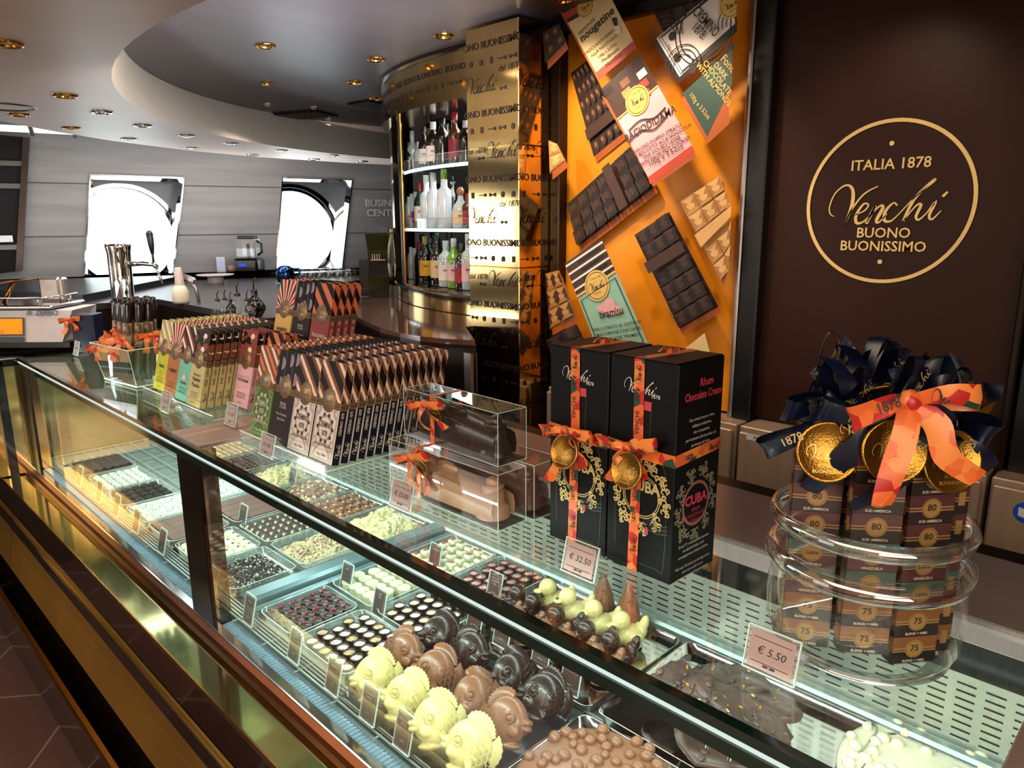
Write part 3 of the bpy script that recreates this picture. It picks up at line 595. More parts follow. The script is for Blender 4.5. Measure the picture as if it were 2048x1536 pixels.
for y0, y1 in DIV:
    b = MB(); ym = (y0+y1)/2+.02; b.box((.826, (y0+ym)/2, ZT+.0), (.396, ym-y0-.003, .012), ch=.002); b.box((.826, (ym+y1)/2, ZT+.0), (.396, y1-ym-.003, .012), ch=.002); part(b, 'divider_strip', [m_strip])
# rear worktop over the sliding doors
b = MB(); b.box((1.135, (YN+YF)/2, 1.131), (.222, YF-YN, .038), ch=.002); part(b, 'rear_worktop', [mat('worktop steel', '#b5a5a4', .22, .55, noise=.05, nscale=30, stretch=(1, .05, 1))])
b = MB(); b.box((1.322, (YN+YF)/2, 1.005), (.01, YF-YN, .21)); part(b, 'rear_door', [mat('dark rear door', '#20231f', .12, .4)])
b = MB(); b.box((1.285, (YN+YF)/2, 1.12), (.08, YF-YN, .03)); part(b, 'rear_rail', [K['bronze']])
m_plate = mat('perforated steel', '#b8bdb2', .36, .7, noise=.06, nscale=10)
b = MB(); b.box((1.322, (YN+YF)/2, .832), (.008, YF-YN, .145)); F = FR((1.3175, 0, 0), (0, -1, 0), (0, 0, 1))
y = YF-.03
while y > YN+.04:
    for k in range(8): b.rect(-y, .779+k*.0145, -y+.029, .7825+k*.0145, 1, F)
    y -= .043
part(b, 'perforated_panel', [m_plate, K['black']])
b = MB(); b.box((1.302, (YN+YF)/2, .755), (.03, YF-YN, .028), ch=.006); b.box((1.288, (YN+YF)/2, .738), (.012, YF-YN, .02)); part(b, 'rear_ledge', [mat('grey green steel', '#8d9a94', .3, .7)])
b = MB(); b.box((1.0, (YN+YF)/2, .715), (.6, YF-YN, .012)); part(b, 'deck', [mat('deck steel', '#9fb0ac', .3, .6)])
b = MB(); b.box((.655, (YN+YF)/2, .701), (.056, YF-YN, .01)); n = int((YF-YN)/.011)
for i in range(n): b.box((.655, YN+.01+i*.011, .7075), (.05, .004, .004))
part(b, 'ribbed_tray', [mat('pale blue ribbed plastic', '#a9cfe4', .4)])
b = MB(); b.box((.678, (YN+YF)/2, .722), (.05, YF-YN, .004)); part(b, 'dark_gap_strip', [K['black']])  # black strip that colours in the dark gap below the rack
b = MB()
for i in range(14): b.box((.654+i*.0085 if i < 5 else .672+.0607+(i-4)*.06, (YN+YF)/2, ZD-.003), (.0035, YF-YN-.02, .0035))
for i in range(26): b.box((.95, YN+.05+i*.145, ZD-.006), (.62, .003, .003))
part(b, 'wire_rack', [mat('white wire', '#b4beb9', .35, .4)])
m_sep = mat('blue grey steel', '#6f8a90', .3, .5)
b = MB(); b.box((.99, 1.60, .755), (.61, .055, .035), ch=.008); part(b, 'tray_divider', [m_sep])
b = MB(); b.box((.99, 1.555, .748), (.61, .02, .02), ch=.005); part(b, 'tray_divider', [m_sep])
# end wall of the case with a gold mirrored return
b = MB(); b.box((.97, YF+.012, .92), (.72, .012, .44)); part(b, 'end_mirror', [mat('end mirror', '#77714f', .12, .85)])
b = MB(); b.box((.40, 3.40, .90), (.44, .10, .44), ch=.003); part(b, 'gold_return_panel', [K['gold_mirror']])
b = MB(); b.box((.41, 3.40, 1.136), (.46, .14, .03), ch=.004); b.box((.175, 3.345, .9), (.02, .02, .48)); b.box((.55, 3.345, .9), (.03, .03, .48)); part(b, 'return_frame', [K['black_gloss']])
# base
YA, YB = YN, 3.36
b = MB(); prof = [(.628, .70), (.618, .712), (.604, .714), (.594, .704), (.586, .70), (.582, .688), (.588, .678), (.628, .676)]
b.sheet([[(x, y, z) for x, z in prof] for y in (YA, YB)], sm=False); part(b, 'lower_rail', [K['rail']])
b = MB(); b.box((.613, (YA+YB)/2, .7165), (.022, YB-YA, .007), ch=.002); part(b, 'glass_channel', [K['steel_mirror']])
b = MB(); b.box((.565, (YA+YB)/2, .672), (.11, YB-YA, .01)); part(b, 'mirror_ledge', [mat('gold green mirror', '#ece6a6', .08, 1)])
b = MB(); b.box((.511, (YA+YB)/2, .671), (.004, YB-YA, .014)); part(b, 'ledge_trim', [K['gold']])
m_fm = mat('bronze mirror', '#4a2a1c', .06, .9, noise=.1, nscale=2); m_gb = mat('gold band', '#d6a54c', .38, 1, noise=.25, nscale=1.6); m_gb2 = mat('gold band satin', '#c99a45', .42, 1, noise=.25, nscale=1.6); m_pl = mat('dark plinth', '#120a08', .15)
def base_parts(y0, y1, pt):
    b = MB(); b.add([(.522, y0, .667), (.522, y1, .667), (.527, y1, .52), (.527, y0, .52)], [(0, 1, 2, 3)]); pt(b, 'mirror_fascia', [m_fm])
    b = MB(); b.sheet([[(.527, y, .522), (.524, y, .516), (.509, y, .42)] for y in (y0, y1)], sm=False); pt(b, 'upper_gold_band', [m_gb])
    b = MB(); b.sheet([[(.509, y, .42), (.488, y, .305), (.492, y, .296)] for y in (y0, y1)], sm=False); pt(b, 'lower_gold_band', [m_gb2])
    b = MB(); b.box((.55, (y0+y1)/2, .25), (.07, y1-y0, .5)); pt(b, 'plinth', [m_pl])
base_parts(YA, YB, part)
b = MB(); b.box((.93, (YA+YB)/2, .34), (.72, YB-YA, .66)); part(b, 'cabinet', [K['bronze']])
pb_ = thing('banded_plinth', 'gold banded bronze plinth carrying on past the display case under the scale', 'plinth', (.5, 3.9, 0))
def part2(b, name, mats): b.v = [(p[0]-.5, p[1]-3.9, p[2]) for p in b.v]; return b.build(name, mats, pb_)
base_parts(3.365, 3.92, part2)
root = thing('foot_rail', 'slim gold foot rail along the floor in front of the display case', 'rail', (.445, 1.5, 0))
b = MB(); b.box((0, .25, .205), (.022, 4.3, .014), ch=.004); b.box((0, .25, .187), (.018, 4.3, .014), ch=.004); b.build('rail', [K['gold']], root)
b = MB(); b.box((.012, .25, .09), (.03, 4.3, .178)); b.build('kick_plate', [K['black_gloss']], root)
for i in range(7): b = MB(); b.box((.045, -1.75+i*.58, .10), (.034, .02, .03)); b.build('bracket', [K['black']], root)
# ---------------------------------------------------------------- tags
def tag_mesh(w, h, d, lines, mcard, mtext, style, ctr=False):
    """an acrylic easel with its card; faces -X, origin at the foot of the front edge"""
    ti = math.radians(14); F = FR((0, 0, .004), (0, -1, 0), (math.sin(ti), 0, math.cos(ti)))
    a = MB(); a.box((0, h/2, -.001), (w, h, .0025), 0, F); a.box((d/2, 0, .002), (d, w, .003), 0)
    a.add([(h*math.sin(ti), -w/2, h*math.cos(ti)), (h*math.sin(ti), w/2, h*math.cos(ti)), (d, w/2, .003), (d, -w/2, .003)], [(0, 1, 2, 3)], 0)
    for x in (-w/2, w/2): a.box((x, h/2, .0005), (.0012, h, .003), 1, F)
    a.box((0, h, .0005), (w, .0012, .003), 1, F); a.box((0, .001, .002), (w, .0015, .004), 1, F)
    c = MB(); i_ = .004; F2 = F @ TR(0, 0, .0022)
    if style == 'price':
        c.rect(-w/2+i_, i_, w/2-i_, h-i_, 0, F2); F3 = F2 @ TR(0, 0, .0004); c.rect(-w/2+i_*2, h*.76, w/2-i_*2, h*.775, 1, F3); c.rect(-w/2+i_*2, h*.22, w/2-i_*2, h*.235, 1, F3); c.text(lines, h*.25, 0, h*.43, 1, F3, sh=.2)
        for x in (-.004, .004): c.poly([(x-.003, h*.15, 0), (x+.003, h*.15, 0), (x+.003, h*.2, 0), (x-.003, h*.2, 0)], 1, F3)
    else:
        c.rect(-w/2+i_*.6, i_, w/2-i_*.6, h*.92, 0, F2); F3 = F2 @ TR(0, 0, .0004)
        for k, t in enumerate(lines): c.text(t, h*.075, 0, h*(.76-.1*k), 1, F3, sx=.85)
        if style == 'frame': c.line([(-w*.4, h*.07), (w*.4, h*.07), (w*.4, h*.88), (-w*.4, h*.88)], .0007, 1, F3, 0, True)
        else: c.rect(-w*.4, h*.62, w*.4, h*.625, 1, F3); c.rect(-w*.4, h*.14, w*.4, h*.145, 1, F3)
        c.text('5,50 €', h*.075, 0, h*.24, 1, F3)
    return a.mesh('easel', [K['acrylic'], K['acr_edge']]), c.mesh('card', [mcard, mtext])
_tags = {}
def put_tag(key, loc, label, w=.046, h=.07, d=.02, lines=('CIOCCOLATO', 'FONDENTE'), mcard=None, mtext=None, style='name', name='name_tag', cat='name tag', group=None, rz=0):
    if key not in _tags: _tags[key] = tag_mesh(w, h, d, lines, mcard or K['card_grey'], mtext or K['card_text'], style)
    r = thing(name, label, cat, loc, rz, group); link('easel', _tags[key][0], r); link('card', _tags[key][1], r); return r
for key, t, px, lab in (('a', '€ 6.50', (532, 916), 'small pink price tag reading 6.50 in front of the dark extra bar stack'), ('b', '€ 25.00', (800, 1022), 'small pink price tag reading 25.00 in front of the clear gift boxes'), ('c', '€ 32.50', (1155, 1158), 'pink price tag reading 32.50 in front of the black ribboned boxes'), ('d', '€ 5.50', (1535, 1358), 'pink price tag reading 5.50 beside the glass jar')):
    p = pz(*px, ZT+.001); put_tag(key, (p.x, p.y, p.z), lab, .06, .05, .045, t, K['card_white'], K['ink'], 'price', 'price_tag', 'price tag', 'price tags on the glass top')
for px, lab in (((612/4.042, 480+940/4.042), 'tiny price tag on the far end of the glass top beside the blue box'), ((1330/4.042, 480+1395/4.042), 'tiny price tag in front of the teal and yellow chocolate bars'), ((1860/4.042, 480+1510/4.042), 'tiny price tag on the pinkish steel strip below the pink bar')):
    p = pz(*px, ZT+.001+(.006 if px[0] > 440 else 0)); put_tag('e', (p.x, p.y, p.z), lab, .055, .055, .04, '€ 6.50', K['card_white'], K['ink'], 'price', 'price_tag', 'price tag', 'price tags on the glass top')
front = [(2.845, 'beside the dark ridged slab'), (2.627, 'beside the white dusted cubes'), (2.451, 'beside the black cocoa cubes'), (2.272, 'beside the white cut squares'), (2.066, 'beside the brown cut squares'), (1.529, 'beside the dark ovals with berries'), (1.317, 'beside the speckled cream cups'), (1.165, 'between the speckled cups and the chocolate fish'), (1.041, 'below the first two white fish'), (.935, 'below the last white fish')]
NM = [('FONDENTE',), ('TARTUFO', 'BIANCO'), ('TARTUFO', 'NERO'), ('CREMINO', 'BIANCO'), ('GIANDUJA',), ('LAMPONE',), ('CREMA', 'STRACCIATELLA'), ('COPPETTA',), ('CIOCCOLATO', 'BIANCO'), ('CIOCCOLATO', 'LATTE')]
for (y, lb), t in zip(front, NM): put_tag('f'+t[0]+str(len(t)), (.652, y, ZD+.001), 'brown name tag inside the glass front '+lb, lines=t, mcard=K['card_brown'] if y < 1.2 else K['card_grey'], style='frame', group='name tags along the glass front')
mid = [((690, 1183), 'behind the dark ovals, before the white scalloped pieces'), ((755, 1237), 'between the speckled cups and the gold topped cups'), ((483, 1056), 'behind the brown cut squares by the middle post'), ((583, 975), 'among the yellow nut crumble at the back'), ((866, 1142), 'standing before the white squares with pistachio'), ((985, 1203), 'standing before the pink raspberry cups'), ((945, 1272), 'behind the dark fish, first of four'), ((1000, 1297), 'behind the dark fish, second of four'), ((1078, 1337), 'behind the dark fish, third of four'), ((1137, 1390), 'behind the dark fish, last of four, nearest the bark tray'), ((1430, 1545), 'on the dark bark tray, reading dark chocolate')]
T2 = [('BIANCO',), ('CREMA', 'ORO'), ('GIANDUJA',), ('NOCCIOLA',), ('MASCARPONE',), ('PISTACHIO', '& RASPBERRY', 'CUP'), ('PAPERA', 'LATTE'), ('PAPERA', 'FONDENTE'), ('PAPERA', 'BIANCA'), ('CONO', 'LATTE'), ('DARK CHOCOLATE', 'CANDIED')]
for (px, lb), t in zip(mid, T2):
    p = pz(*px, .742); put_tag('m'+t[0], (p.x, p.y, .742), 'brown name tag '+lb, lines=t, mcard=K['card_brown'] if px[0] > 800 else K['card_grey'], style='frame' if px[0] < 940 or px[0] == 985 or px[0] > 1400 else 'name', group='name tags between the trays')
# ---------------------------------------------------------------- trays and sweets
from mathutils import noise as NZ
def ns(x, y, z=0, s=1): return NZ.noise(Vector((x*s, y*s, z)))
def tray(label, x0, x1, y0, y1, h=.03, m=None, name='plastic_tray', z=ZD, flare=.006, cat='tray', corner=.02):
    cx, cy = (x0+x1)/2, (y0+y1)/2; a, c = (x1-x0)/2-.001, (y1-y0)/2-.002
    def rim(s, z_):
        k = corner; q = []
        for sx, sy, t in ((1, -1, -PI/2), (1, 1, 0), (-1, 1, PI/2), (-1, -1, PI)):
            for i in range(4): t2 = t+i/3*PI/2; q.append((sx*(a-s-k)+k*math.cos(t2), sy*(c-s-k)+k*math.sin(t2), z_))
        return q+[q[0]]
    r = thing(name, label, cat, (cx, cy, z)); b = MB(); rows = [rim(flare+.001, .0035), rim(flare, .003), rim(.002, h), rim(-.000, h+.001), rim(.0, h-.001)]
    b.sheet(rows, 0); b.poly(rim(flare, .003)[:-1], 0); b.build('pan', [m or K['tray']], r)
    b = MB(); b.tube([(x, y, z_) for x, y, z_ in rim(.0, h)[:-1]], .0009, 5, 0, None, True); b.build('rim', [K['acr_edge'] if m is None else m], r); return r
R1, R2, R3 = (.68, .86), (.872, 1.05), (1.105, 1.285)
S1 = [(3.06, 2.865), (2.855, 2.655), (2.65, 2.455), (2.45, 2.26), (2.255, 2.06), (2.05, 1.86), (1.855, 1.66)]
t1 = ['dark ridged chocolate slab', 'white dusted truffle cubes', 'black cocoa truffle cubes', 'white cut squares', 'brown cut squares', 'pale cream hearts', 'black sugared crumble']
for (a, c), t in zip(S1, t1): tray('clear plastic tray of '+t, R1[0], R1[1], c, a)
t2 = [(2.49, 2.29, 'white squares, second from the far end'), (2.28, 2.06, 'brown squares in the middle row'), (2.05, 1.86, 'light and dark ridged pieces'), (1.855, 1.66, 'beige nut crumble'), (1.53, 1.345, 'white scalloped pieces'), (1.335, 1.145, 'gold topped cream cups')]
for a, c, t in t2: tray('clear plastic tray of '+t, R2[0], R2[1], c, a)
t3 = [(3.0, 2.72, 'striped wafers'), (2.70, 2.50, 'dark ridged fingers'), (2.48, 2.27, 'yellow crumble'), (2.26, 2.06, 'rough milk chocolate crumble'), (2.05, 1.86, 'milk chocolates with white dots'), (1.855, 1.64, 'pale yellow crumble'), (1.53, 1.335, 'white squares topped with pistachio'), (1.33, 1.15, 'pink raspberry cups')]
for a, c, t in t3: tray('clear plastic tray of '+t, R3[0], R3[1], c, a)
tray('clear plastic tray of dark ovals with berries', R1[0], R1[1], 1.37, 1.53); tray('clear plastic tray of speckled cream cups', R1[0], R1[1], 1.16, 1.362)
m_bt = mat('black tray', '#16181a', .2, coat=.3)
tray('black tray of chocolate fish', .655, .93, .765, 1.145, .012, m_bt, 'serving_tray'); tray('steel tray of chocolate ducks', .955, 1.285, .755, 1.14, .02, K['steel_mirror'], 'steel_tray'); tray('steel tray of dark chocolate bark', .955, 1.285, .345, .745, .025, K['steel_mirror'], 'steel_tray'); tray('steel tray of the milk hazelnut slab', .66, .94, .36, .755, .025, K['steel_mirror'], 'steel_tray'); tray('steel tray of the white hazelnut slab', .98, 1.285, -.08, .335, .025, K['steel_mirror'], 'steel_tray')
ZS = ZD+.0045
def grid(me, name, label, cat, group, xr, yr, nx, ny, mats=None, stag=0, jit=.001, rj=.12, skip=(), extra=(), zz=ZS, kids=()):
    """single sweets set out in rows; me: mesh or list of meshes; kids: [(name, [meshes])]"""
    n = 0
    for i in range(nx):
        for j in range(ny):
            if (i, j) in skip: continue
            x = xr[0]+(xr[1]-xr[0])*(i+.5)/nx; y = yr[0]+(yr[1]-yr[0])*(j+.5+(stag if i % 2 else 0))/(ny+(stag if stag else 0))
            o = link(name, me[n % len(me)] if isinstance(me, list) else me, None, (x+random.uniform(-jit, jit), y+random.uniform(-jit, jit), zz), (0, 0, random.uniform(-rj, rj))); tag(o, label, cat, group)
            for kn, km in kids: link(kn, km[n % len(km)], o)
            n += 1
# dark ridged slab
b = MB(); N_, M_ = 40, 24
rows = []
for j in range(M_+1):
    yy = -.088+.176*j/M_; rows.append([(-.08+.16*i/N_, yy, .034+.003*math.sin(i*.9+.4*ns(yy*30, i*.1))+.002*ns(i*.2, yy*60)) for i in range(N_+1)])
b.sheet(rows); pr = [r[0] for r in rows]; b.box((0, 0, .016), (.16, .176, .032)); o = b.build('chocolate_slab', [mat('dark slab', '#3a2a26', .5)], None, (.765, 2.962, ZS)); tag(o, 'dark ridged chocolate slab in the farthest front tray', 'chocolate')
# powdered cubes
def lump(w, d, h, mt, seed, amp=.0025):
    b = MB(); b.ell((0, 0, h*.5), (w*.56, d*.56, h*.62), 14, 8, 0, None, lambda p: tuple(math.copysign(abs(q)**.62, q)*(1+.12*ns(p[0]*2+seed, p[1]*2, p[2]*2)) for q in p)); return b.mesh('truffle', [mt])
m_dust = mixed('white dusting', '#d0d8cc', '#77726a', 140, .5, .62, .8, bump=.3); m_coc = mixed('black cocoa', '#141211', '#2a2522', 160, .45, .6, .9, bump=.4)
grid([lump(.024, .03, .024, m_dust, s) for s in range(3)], 'dusted_truffle', 'white dusted truffle cube in the clear front tray', 'chocolate', 'white dusted truffles', (.695, .845), (2.67, 2.845), 6, 5)
grid([lump(.026, .034, .024, m_coc, s+9) for s in range(3)], 'cocoa_truffle', 'black cocoa truffle cube in the clear front tray', 'chocolate', 'black cocoa truffles', (.695, .845), (2.468, 2.64), 5, 4)
def square(w, d, h, m1, m2=None, marks=0):
    b = MB(); b.box((0, 0, h/2), (w, d, h), 0, None, .002)
    for k in range(marks): b.box((random.uniform(-.3, .3)*w, random.uniform(-.3, .3)*d, h+.0004), (.005, .002, .001), 1)
    return b.mesh('square', [m1, m2 or m1])
m_wsq = mat('white square', '#c2ccc0', .5); m_bsq = mat('brown square', '#6a4c40', .5, noise=.15, nscale=60)
ws = [square(.0265, .038, .026, m_wsq, K['card_brown'], 2) for _ in range(3)]; bs = [square(.0345, .045, .026, m_bsq) for _ in range(2)]
for rr, yy, tl in ((R1, (2.272, 2.438), 'front row'), (R2, (2.305, 2.475), 'middle row')): grid(ws, 'white_square', 'white cut square with dark specks, %s' % tl, 'chocolate', 'white cut squares, '+tl, (rr[0]+.012, rr[1]-.008), yy, 6, 4, jit=.0004, rj=.01)
for rr, yy, tl in ((R1, (2.072, 2.245), 'front row'), (R2, (2.075, 2.265), 'middle row')): grid(bs, 'brown_square', 'brown cut chocolate square, %s' % tl, 'chocolate', 'brown cut squares, '+tl, (rr[0]+.012, rr[1]-.008), yy, 5, 4, jit=.0005, rj=.015)
# cream hearts
def heart(): 
    b = MB(); b.ell((0, 0, .012), (.017, .017, .014), 14, 8, 0, None, lambda p: (p[0]*(1-.35*p[1]), p[1], p[2])); return b.mesh('heart', [mat('cream green', '#dfe3c0', .4)])
b = MB(); b.ell((0, .006, .0265), (.004, .003, .003), 8, 5); nutm = b.mesh('nut', [K['milk_choc']])
grid(heart(), 'cream_heart', 'pale cream heart with a brown nut beside the middle post', 'chocolate', 'pale cream hearts', (.69, .85), (1.872, 2.04), 5, 5, kids=[('nut', [nutm])])
# crumbles: nobody could count the crumbs
def heap(name, label, xr, yr, h, mats, n, seed, sz=.007, rough=.5):
    random.seed(seed); cx, cy = (xr[0]+xr[1])/2, (yr[0]+yr[1])/2; a, c = (xr[1]-xr[0])/2, (yr[1]-yr[0])/2; b = MB(); G = 26; rows = []; a *= .93; c *= .9
    def hh(u, v): return max(.002, h*(1-max(abs(u), abs(v))**4)*(.72+.5*ns(u*2.2+seed, v*2.2)+.25*ns(u*7, v*7+seed)))
    for j in range(G+1): rows.append([(a*(2*i/G-1), c*(2*j/G-1), hh(2*i/G-1, 2*j/G-1)) for i in range(G+1)])
    b.sheet(rows)
    for k in range(n):
        u, v = random.uniform(-.95, .95), random.uniform(-.95, .95); M = TR(a*u, c*v, hh(u, v)) @ RZ(random.uniform(0, 6)) @ RX(random.uniform(0, 6)); s_ = sz*random.uniform(.4, 1.1)
        b.ell((0, 0, 0), (s_, s_*random.uniform(.5, 1), s_*random.uniform(.35, .7)), 6, 4, k % len(mats), M)
    o = b.build(name, mats, None, (cx, cy, ZS+.001)); tag(o, label, 'chocolate', kind='stuff'); random.seed(seed+1)
m_bk = mat('black crumb', '#22211f', .6); m_sg = mat('sugar', '#b9bdb4', .7); m_yl = mat('yellow crumb', '#d9d29a', .6, noise=.1, nscale=90); m_bg = mat('beige crumb', '#b3a583', .6, noise=.15, nscale=90); m_mk = mat('milk crumb', '#7d6152', .6, noise=.15)
heap('sugared_crumble', 'black sugared chocolate crumble heaped by the middle post', (.69, .85), (1.67, 1.845), .036, [m_bk, m_sg, m_bk], 900, 3, .0045)
heap('nut_crumble', 'beige nut crumble heaped in the middle row', (.882, 1.04), (1.67, 1.845), .034, [m_bg, m_yl, m_mk], 800, 5, .005)
heap('yellow_crumble', 'yellow shredded chocolate crumble in the back row', (1.115, 1.275), (2.28, 2.47), .05, [m_yl, m_yl, m_bg], 500, 8, .009)
heap('milk_crumble', 'rough milk chocolate crumble in the back row', (1.115, 1.275), (2.07, 2.25), .04, [m_mk, m_mk, m_yl], 350, 9, .01)
heap('pale_crumble', 'pale yellow crumble behind the 25.00 price tag', (1.115, 1.275), (1.65, 1.845), .052, [m_yl, mat('pale crumb', '#e6e3b4', .6)], 420, 12, .011)
random.seed(21)
b = MB(); b.ell((0, 0, .012), (.014, .02, .014), 12, 8, 0, None, lambda p: tuple(math.copysign(abs(q)**.7, q) for q in p))
lm1 = b.mesh('piece', [mixed('half dipped piece', '#2c211c', '#c9bb98', 60, .45, .55, .5)])
grid(lm1, 'ridged_piece', 'light and dark ridged piece in the middle row', 'chocolate', 'light and dark ridged pieces', (.885, 1.035), (1.872, 2.04), 6, 5)
b = MB(); b.box((0, 0, .012), (.03, .036, .024), 0, None, .006); dm = b.mesh('square', [K['milk_choc']]); b = MB(); b.ell((0, 0, .0245), (.0045, .0045, .004), 10, 6); dt = b.mesh('dot', [K['white_choc']])
grid(dm, 'dotted_chocolate', 'milk chocolate with a white dot in the back row', 'chocolate', 'milk chocolates with white dots', (1.115, 1.275), (1.872, 2.04), 5, 4, kids=[('dot', [dt])])
b = MB(); b.box((0, 0, .012), (.15, .02, .022), 0, None, .004)
for i in range(6): b.box((-.06+i*.024, 0, .0235), (.008, .0205, .0015), 1)
grid(b.mesh('wafer', [mat('wafer', '#b58d5c', .5), mat('cream stripe', '#e9dcb8', .5)]), 'striped_wafer', 'striped wafer finger at the far back of the case', 'wafer', 'striped wafers', (1.11, 1.28), (2.73, 2.99), 1, 10)
b = MB()
for i in range(7): b.ell((-.06+i*.02, 0, .013), (.013, .011, .013), 10, 6)
grid(b.mesh('finger', [K['dark_choc']]), 'ridged_finger', 'dark ridged chocolate finger in the back row', 'chocolate', 'dark ridged fingers', (1.11, 1.28), (2.51, 2.69), 1, 8)
# dark ovals with berries
b = MB(); n = 16
def sup(a, c, k=3.0, n=20): return [(a*math.copysign(abs(math.cos(2*PI*i/n))**(2/k), math.cos(2*PI*i/n)), c*math.copysign(abs(math.sin(2*PI*i/n))**(2/k), math.sin(2*PI*i/n))) for i in range(n)]
def cup_rows(b, prof, mt, k=3.0, asp=1.3, n=20): b.sheet([[(x, y, z) for x, y in sup(r, r*asp, k, n)]+[(*sup(r, r*asp, k, n)[0], z)] for r, z in prof], mt)
cup_rows(b, [(.010, 0), (.0125, .018), (.0125, .021), (.0108, .021), (.009, .0195), (.0, .0195)], 0); ov = b.mesh('oval', [mat('dark oval', '#34312f', .25, coat=.2)])
br = []
for s in range(3):
    b = MB(); random.seed(s)
    for k in range(4): b.ell((random.uniform(-.004, .004), .007+random.uniform(-.004, .004), .0215), (.0026, .0024, .002), 7, 5)
    br.append(b.mesh('berry', [K['berry']]))
random.seed(31)
grid(ov, 'dark_oval', 'dark oval chocolate with a red berry crumb in the first tray past the divider', 'chocolate', 'dark ovals with berries', (.69, .853), (1.385, 1.52), 6, 4, kids=[('berry_crumb', br)])
# cream cups
def cup(mcream, mtop, ntop, seed, mcup=K['dark_choc'], flat=1):
    b = MB(); b.lathe([(.0105, 0), (.0138, .022), (.0138, .0235), (.0124, .0235), (.0115, .021)], 20); sh = b.mesh('cup', [mcup]); b = MB(); b.lathe([(.0118, .0205), (.007, .0222), (.0, .0226)], 18); cr = b.mesh('cream', [mcream])
    random.seed(seed); b = MB()
    for k in range(ntop):
        a, r = random.uniform(0, 6.28), .009*math.sqrt(random.random()); s_ = random.uniform(.5, 1)
        b.ell((r*math.cos(a), r*math.sin(a), .0224), (.0013*s_*flat, .001*s_*flat, .0007), 5, 4)
    return sh, cr, b.mesh('topping', [mtop])
m_nut = mat('nut crumb', '#6b5136', .6); m_gn = mat('gold nut', '#a8813a', .5)
sp = [cup(mat('speckled cream', '#dcd8c8', .5), m_nut, 16, s) for s in range(3)]; spt = sp[2:]+[cup(mat('toffee cream', '#bfa478', .5), m_nut, 22, 9)]
random.seed(5)
grid(sp[0][0], 'speckled_cup', 'dark chocolate cup of speckled white cream', 'chocolate', 'speckled cream cups', (.688, .856), (1.175, 1.355), 5, 6, stag=.5, rj=3, kids=[('cream', [sp[0][1], sp[1][1], sp[0][1], spt[1][1]]), ('topping', [s[2] for s in sp])])
gd = cup(mat('yellow cream', '#e3d6a4', .45), m_gn, 9, 4); gd2 = cup(K['ivory'], m_gn, 6, 14)
grid(gd[0], 'gold_cup', 'dark chocolate cup of pale cream with golden nut crumbs', 'chocolate', 'gold topped cream cups', (.88, 1.045), (1.155, 1.33), 5, 5, stag=.5, rj=3, kids=[('cream', [gd[1], gd2[1]]), ('topping', [gd[2], gd2[2]])])
pk = [cup(K['pink_cream'], K['berry'], 10, s, mat('cup brown', '#3f2a24', .3), 1.7) for s in range(3)]
random.seed(6)
grid(pk[0][0], 'raspberry_cup', 'dark chocolate cup of pink cream with red berry crumbs', 'chocolate', 'pink raspberry cups', (1.115, 1.28), (1.16, 1.325), 5, 5, stag=.5, rj=3, kids=[('cream', [p[1] for p in pk]), ('topping', [p[2] for p in pk])])
b = MB(); n = 40
prof = [(.0135, 0), (.0165, .026), (.0155, .028)]
for k in range(2):
    b.sheet([[((prof[q][0]*(1+.03*math.cos(i*2*PI/n*18)))*math.cos(2*PI*i/n)*1.0, (prof[q][0]*(1+.03*math.cos(i*2*PI/n*18)))*math.sin(2*PI*i/n)*1.15, prof[q][1]) for i in range(n+1)] for q in (k, k+1)], 0)
b.poly([(.0155*(1+.03*math.cos(i*2*PI/n*18))*math.cos(2*PI*i/n), .0155*1.15*(1+.03*math.cos(i*2*PI/n*18))*math.sin(2*PI*i/n), .028) for i in range(n)])
grid(b.mesh('shell', [mat('white scalloped', '#c6caa8', .45)]), 'scalloped_piece', 'white scalloped chocolate under the glass edge', 'chocolate', 'white scalloped pieces', (.885, 1.045), (1.355, 1.525), 4, 5, stag=.5, rj=.2)
b = MB(); b.box((0, 0, .011), (.026, .026, .022), 0, None, .005); psq = b.mesh('square', [mat('ivory square', '#e6e6c8', .4, sss=.1)])
pn = []
for s, c in enumerate(('#7e8a3c', '#a8703a', '#8f8f52', '#6f8a34', '#b3654a')):
    b = MB(); b.ell((0, 0, .0225), (.0055, .0085, .0035), 10, 6, 0, RZ(.4*s), lambda p: (p[0]*(1+.1*ns(p[0]*4, p[1]*4, p[2])), p[1], p[2])); pn.append(b.mesh('nut', [mixed('pistachio %d' % s, c, '#8a4a3c', 150, .5, .65, .5)]))
grid(psq, 'pistachio_square', 'ivory square chocolate topped with a pistachio nut', 'chocolate', 'white squares with pistachio', (1.112, 1.28), (1.345, 1.525), 5, 5, jit=.0015, rj=.1, kids=[('nut', pn)])
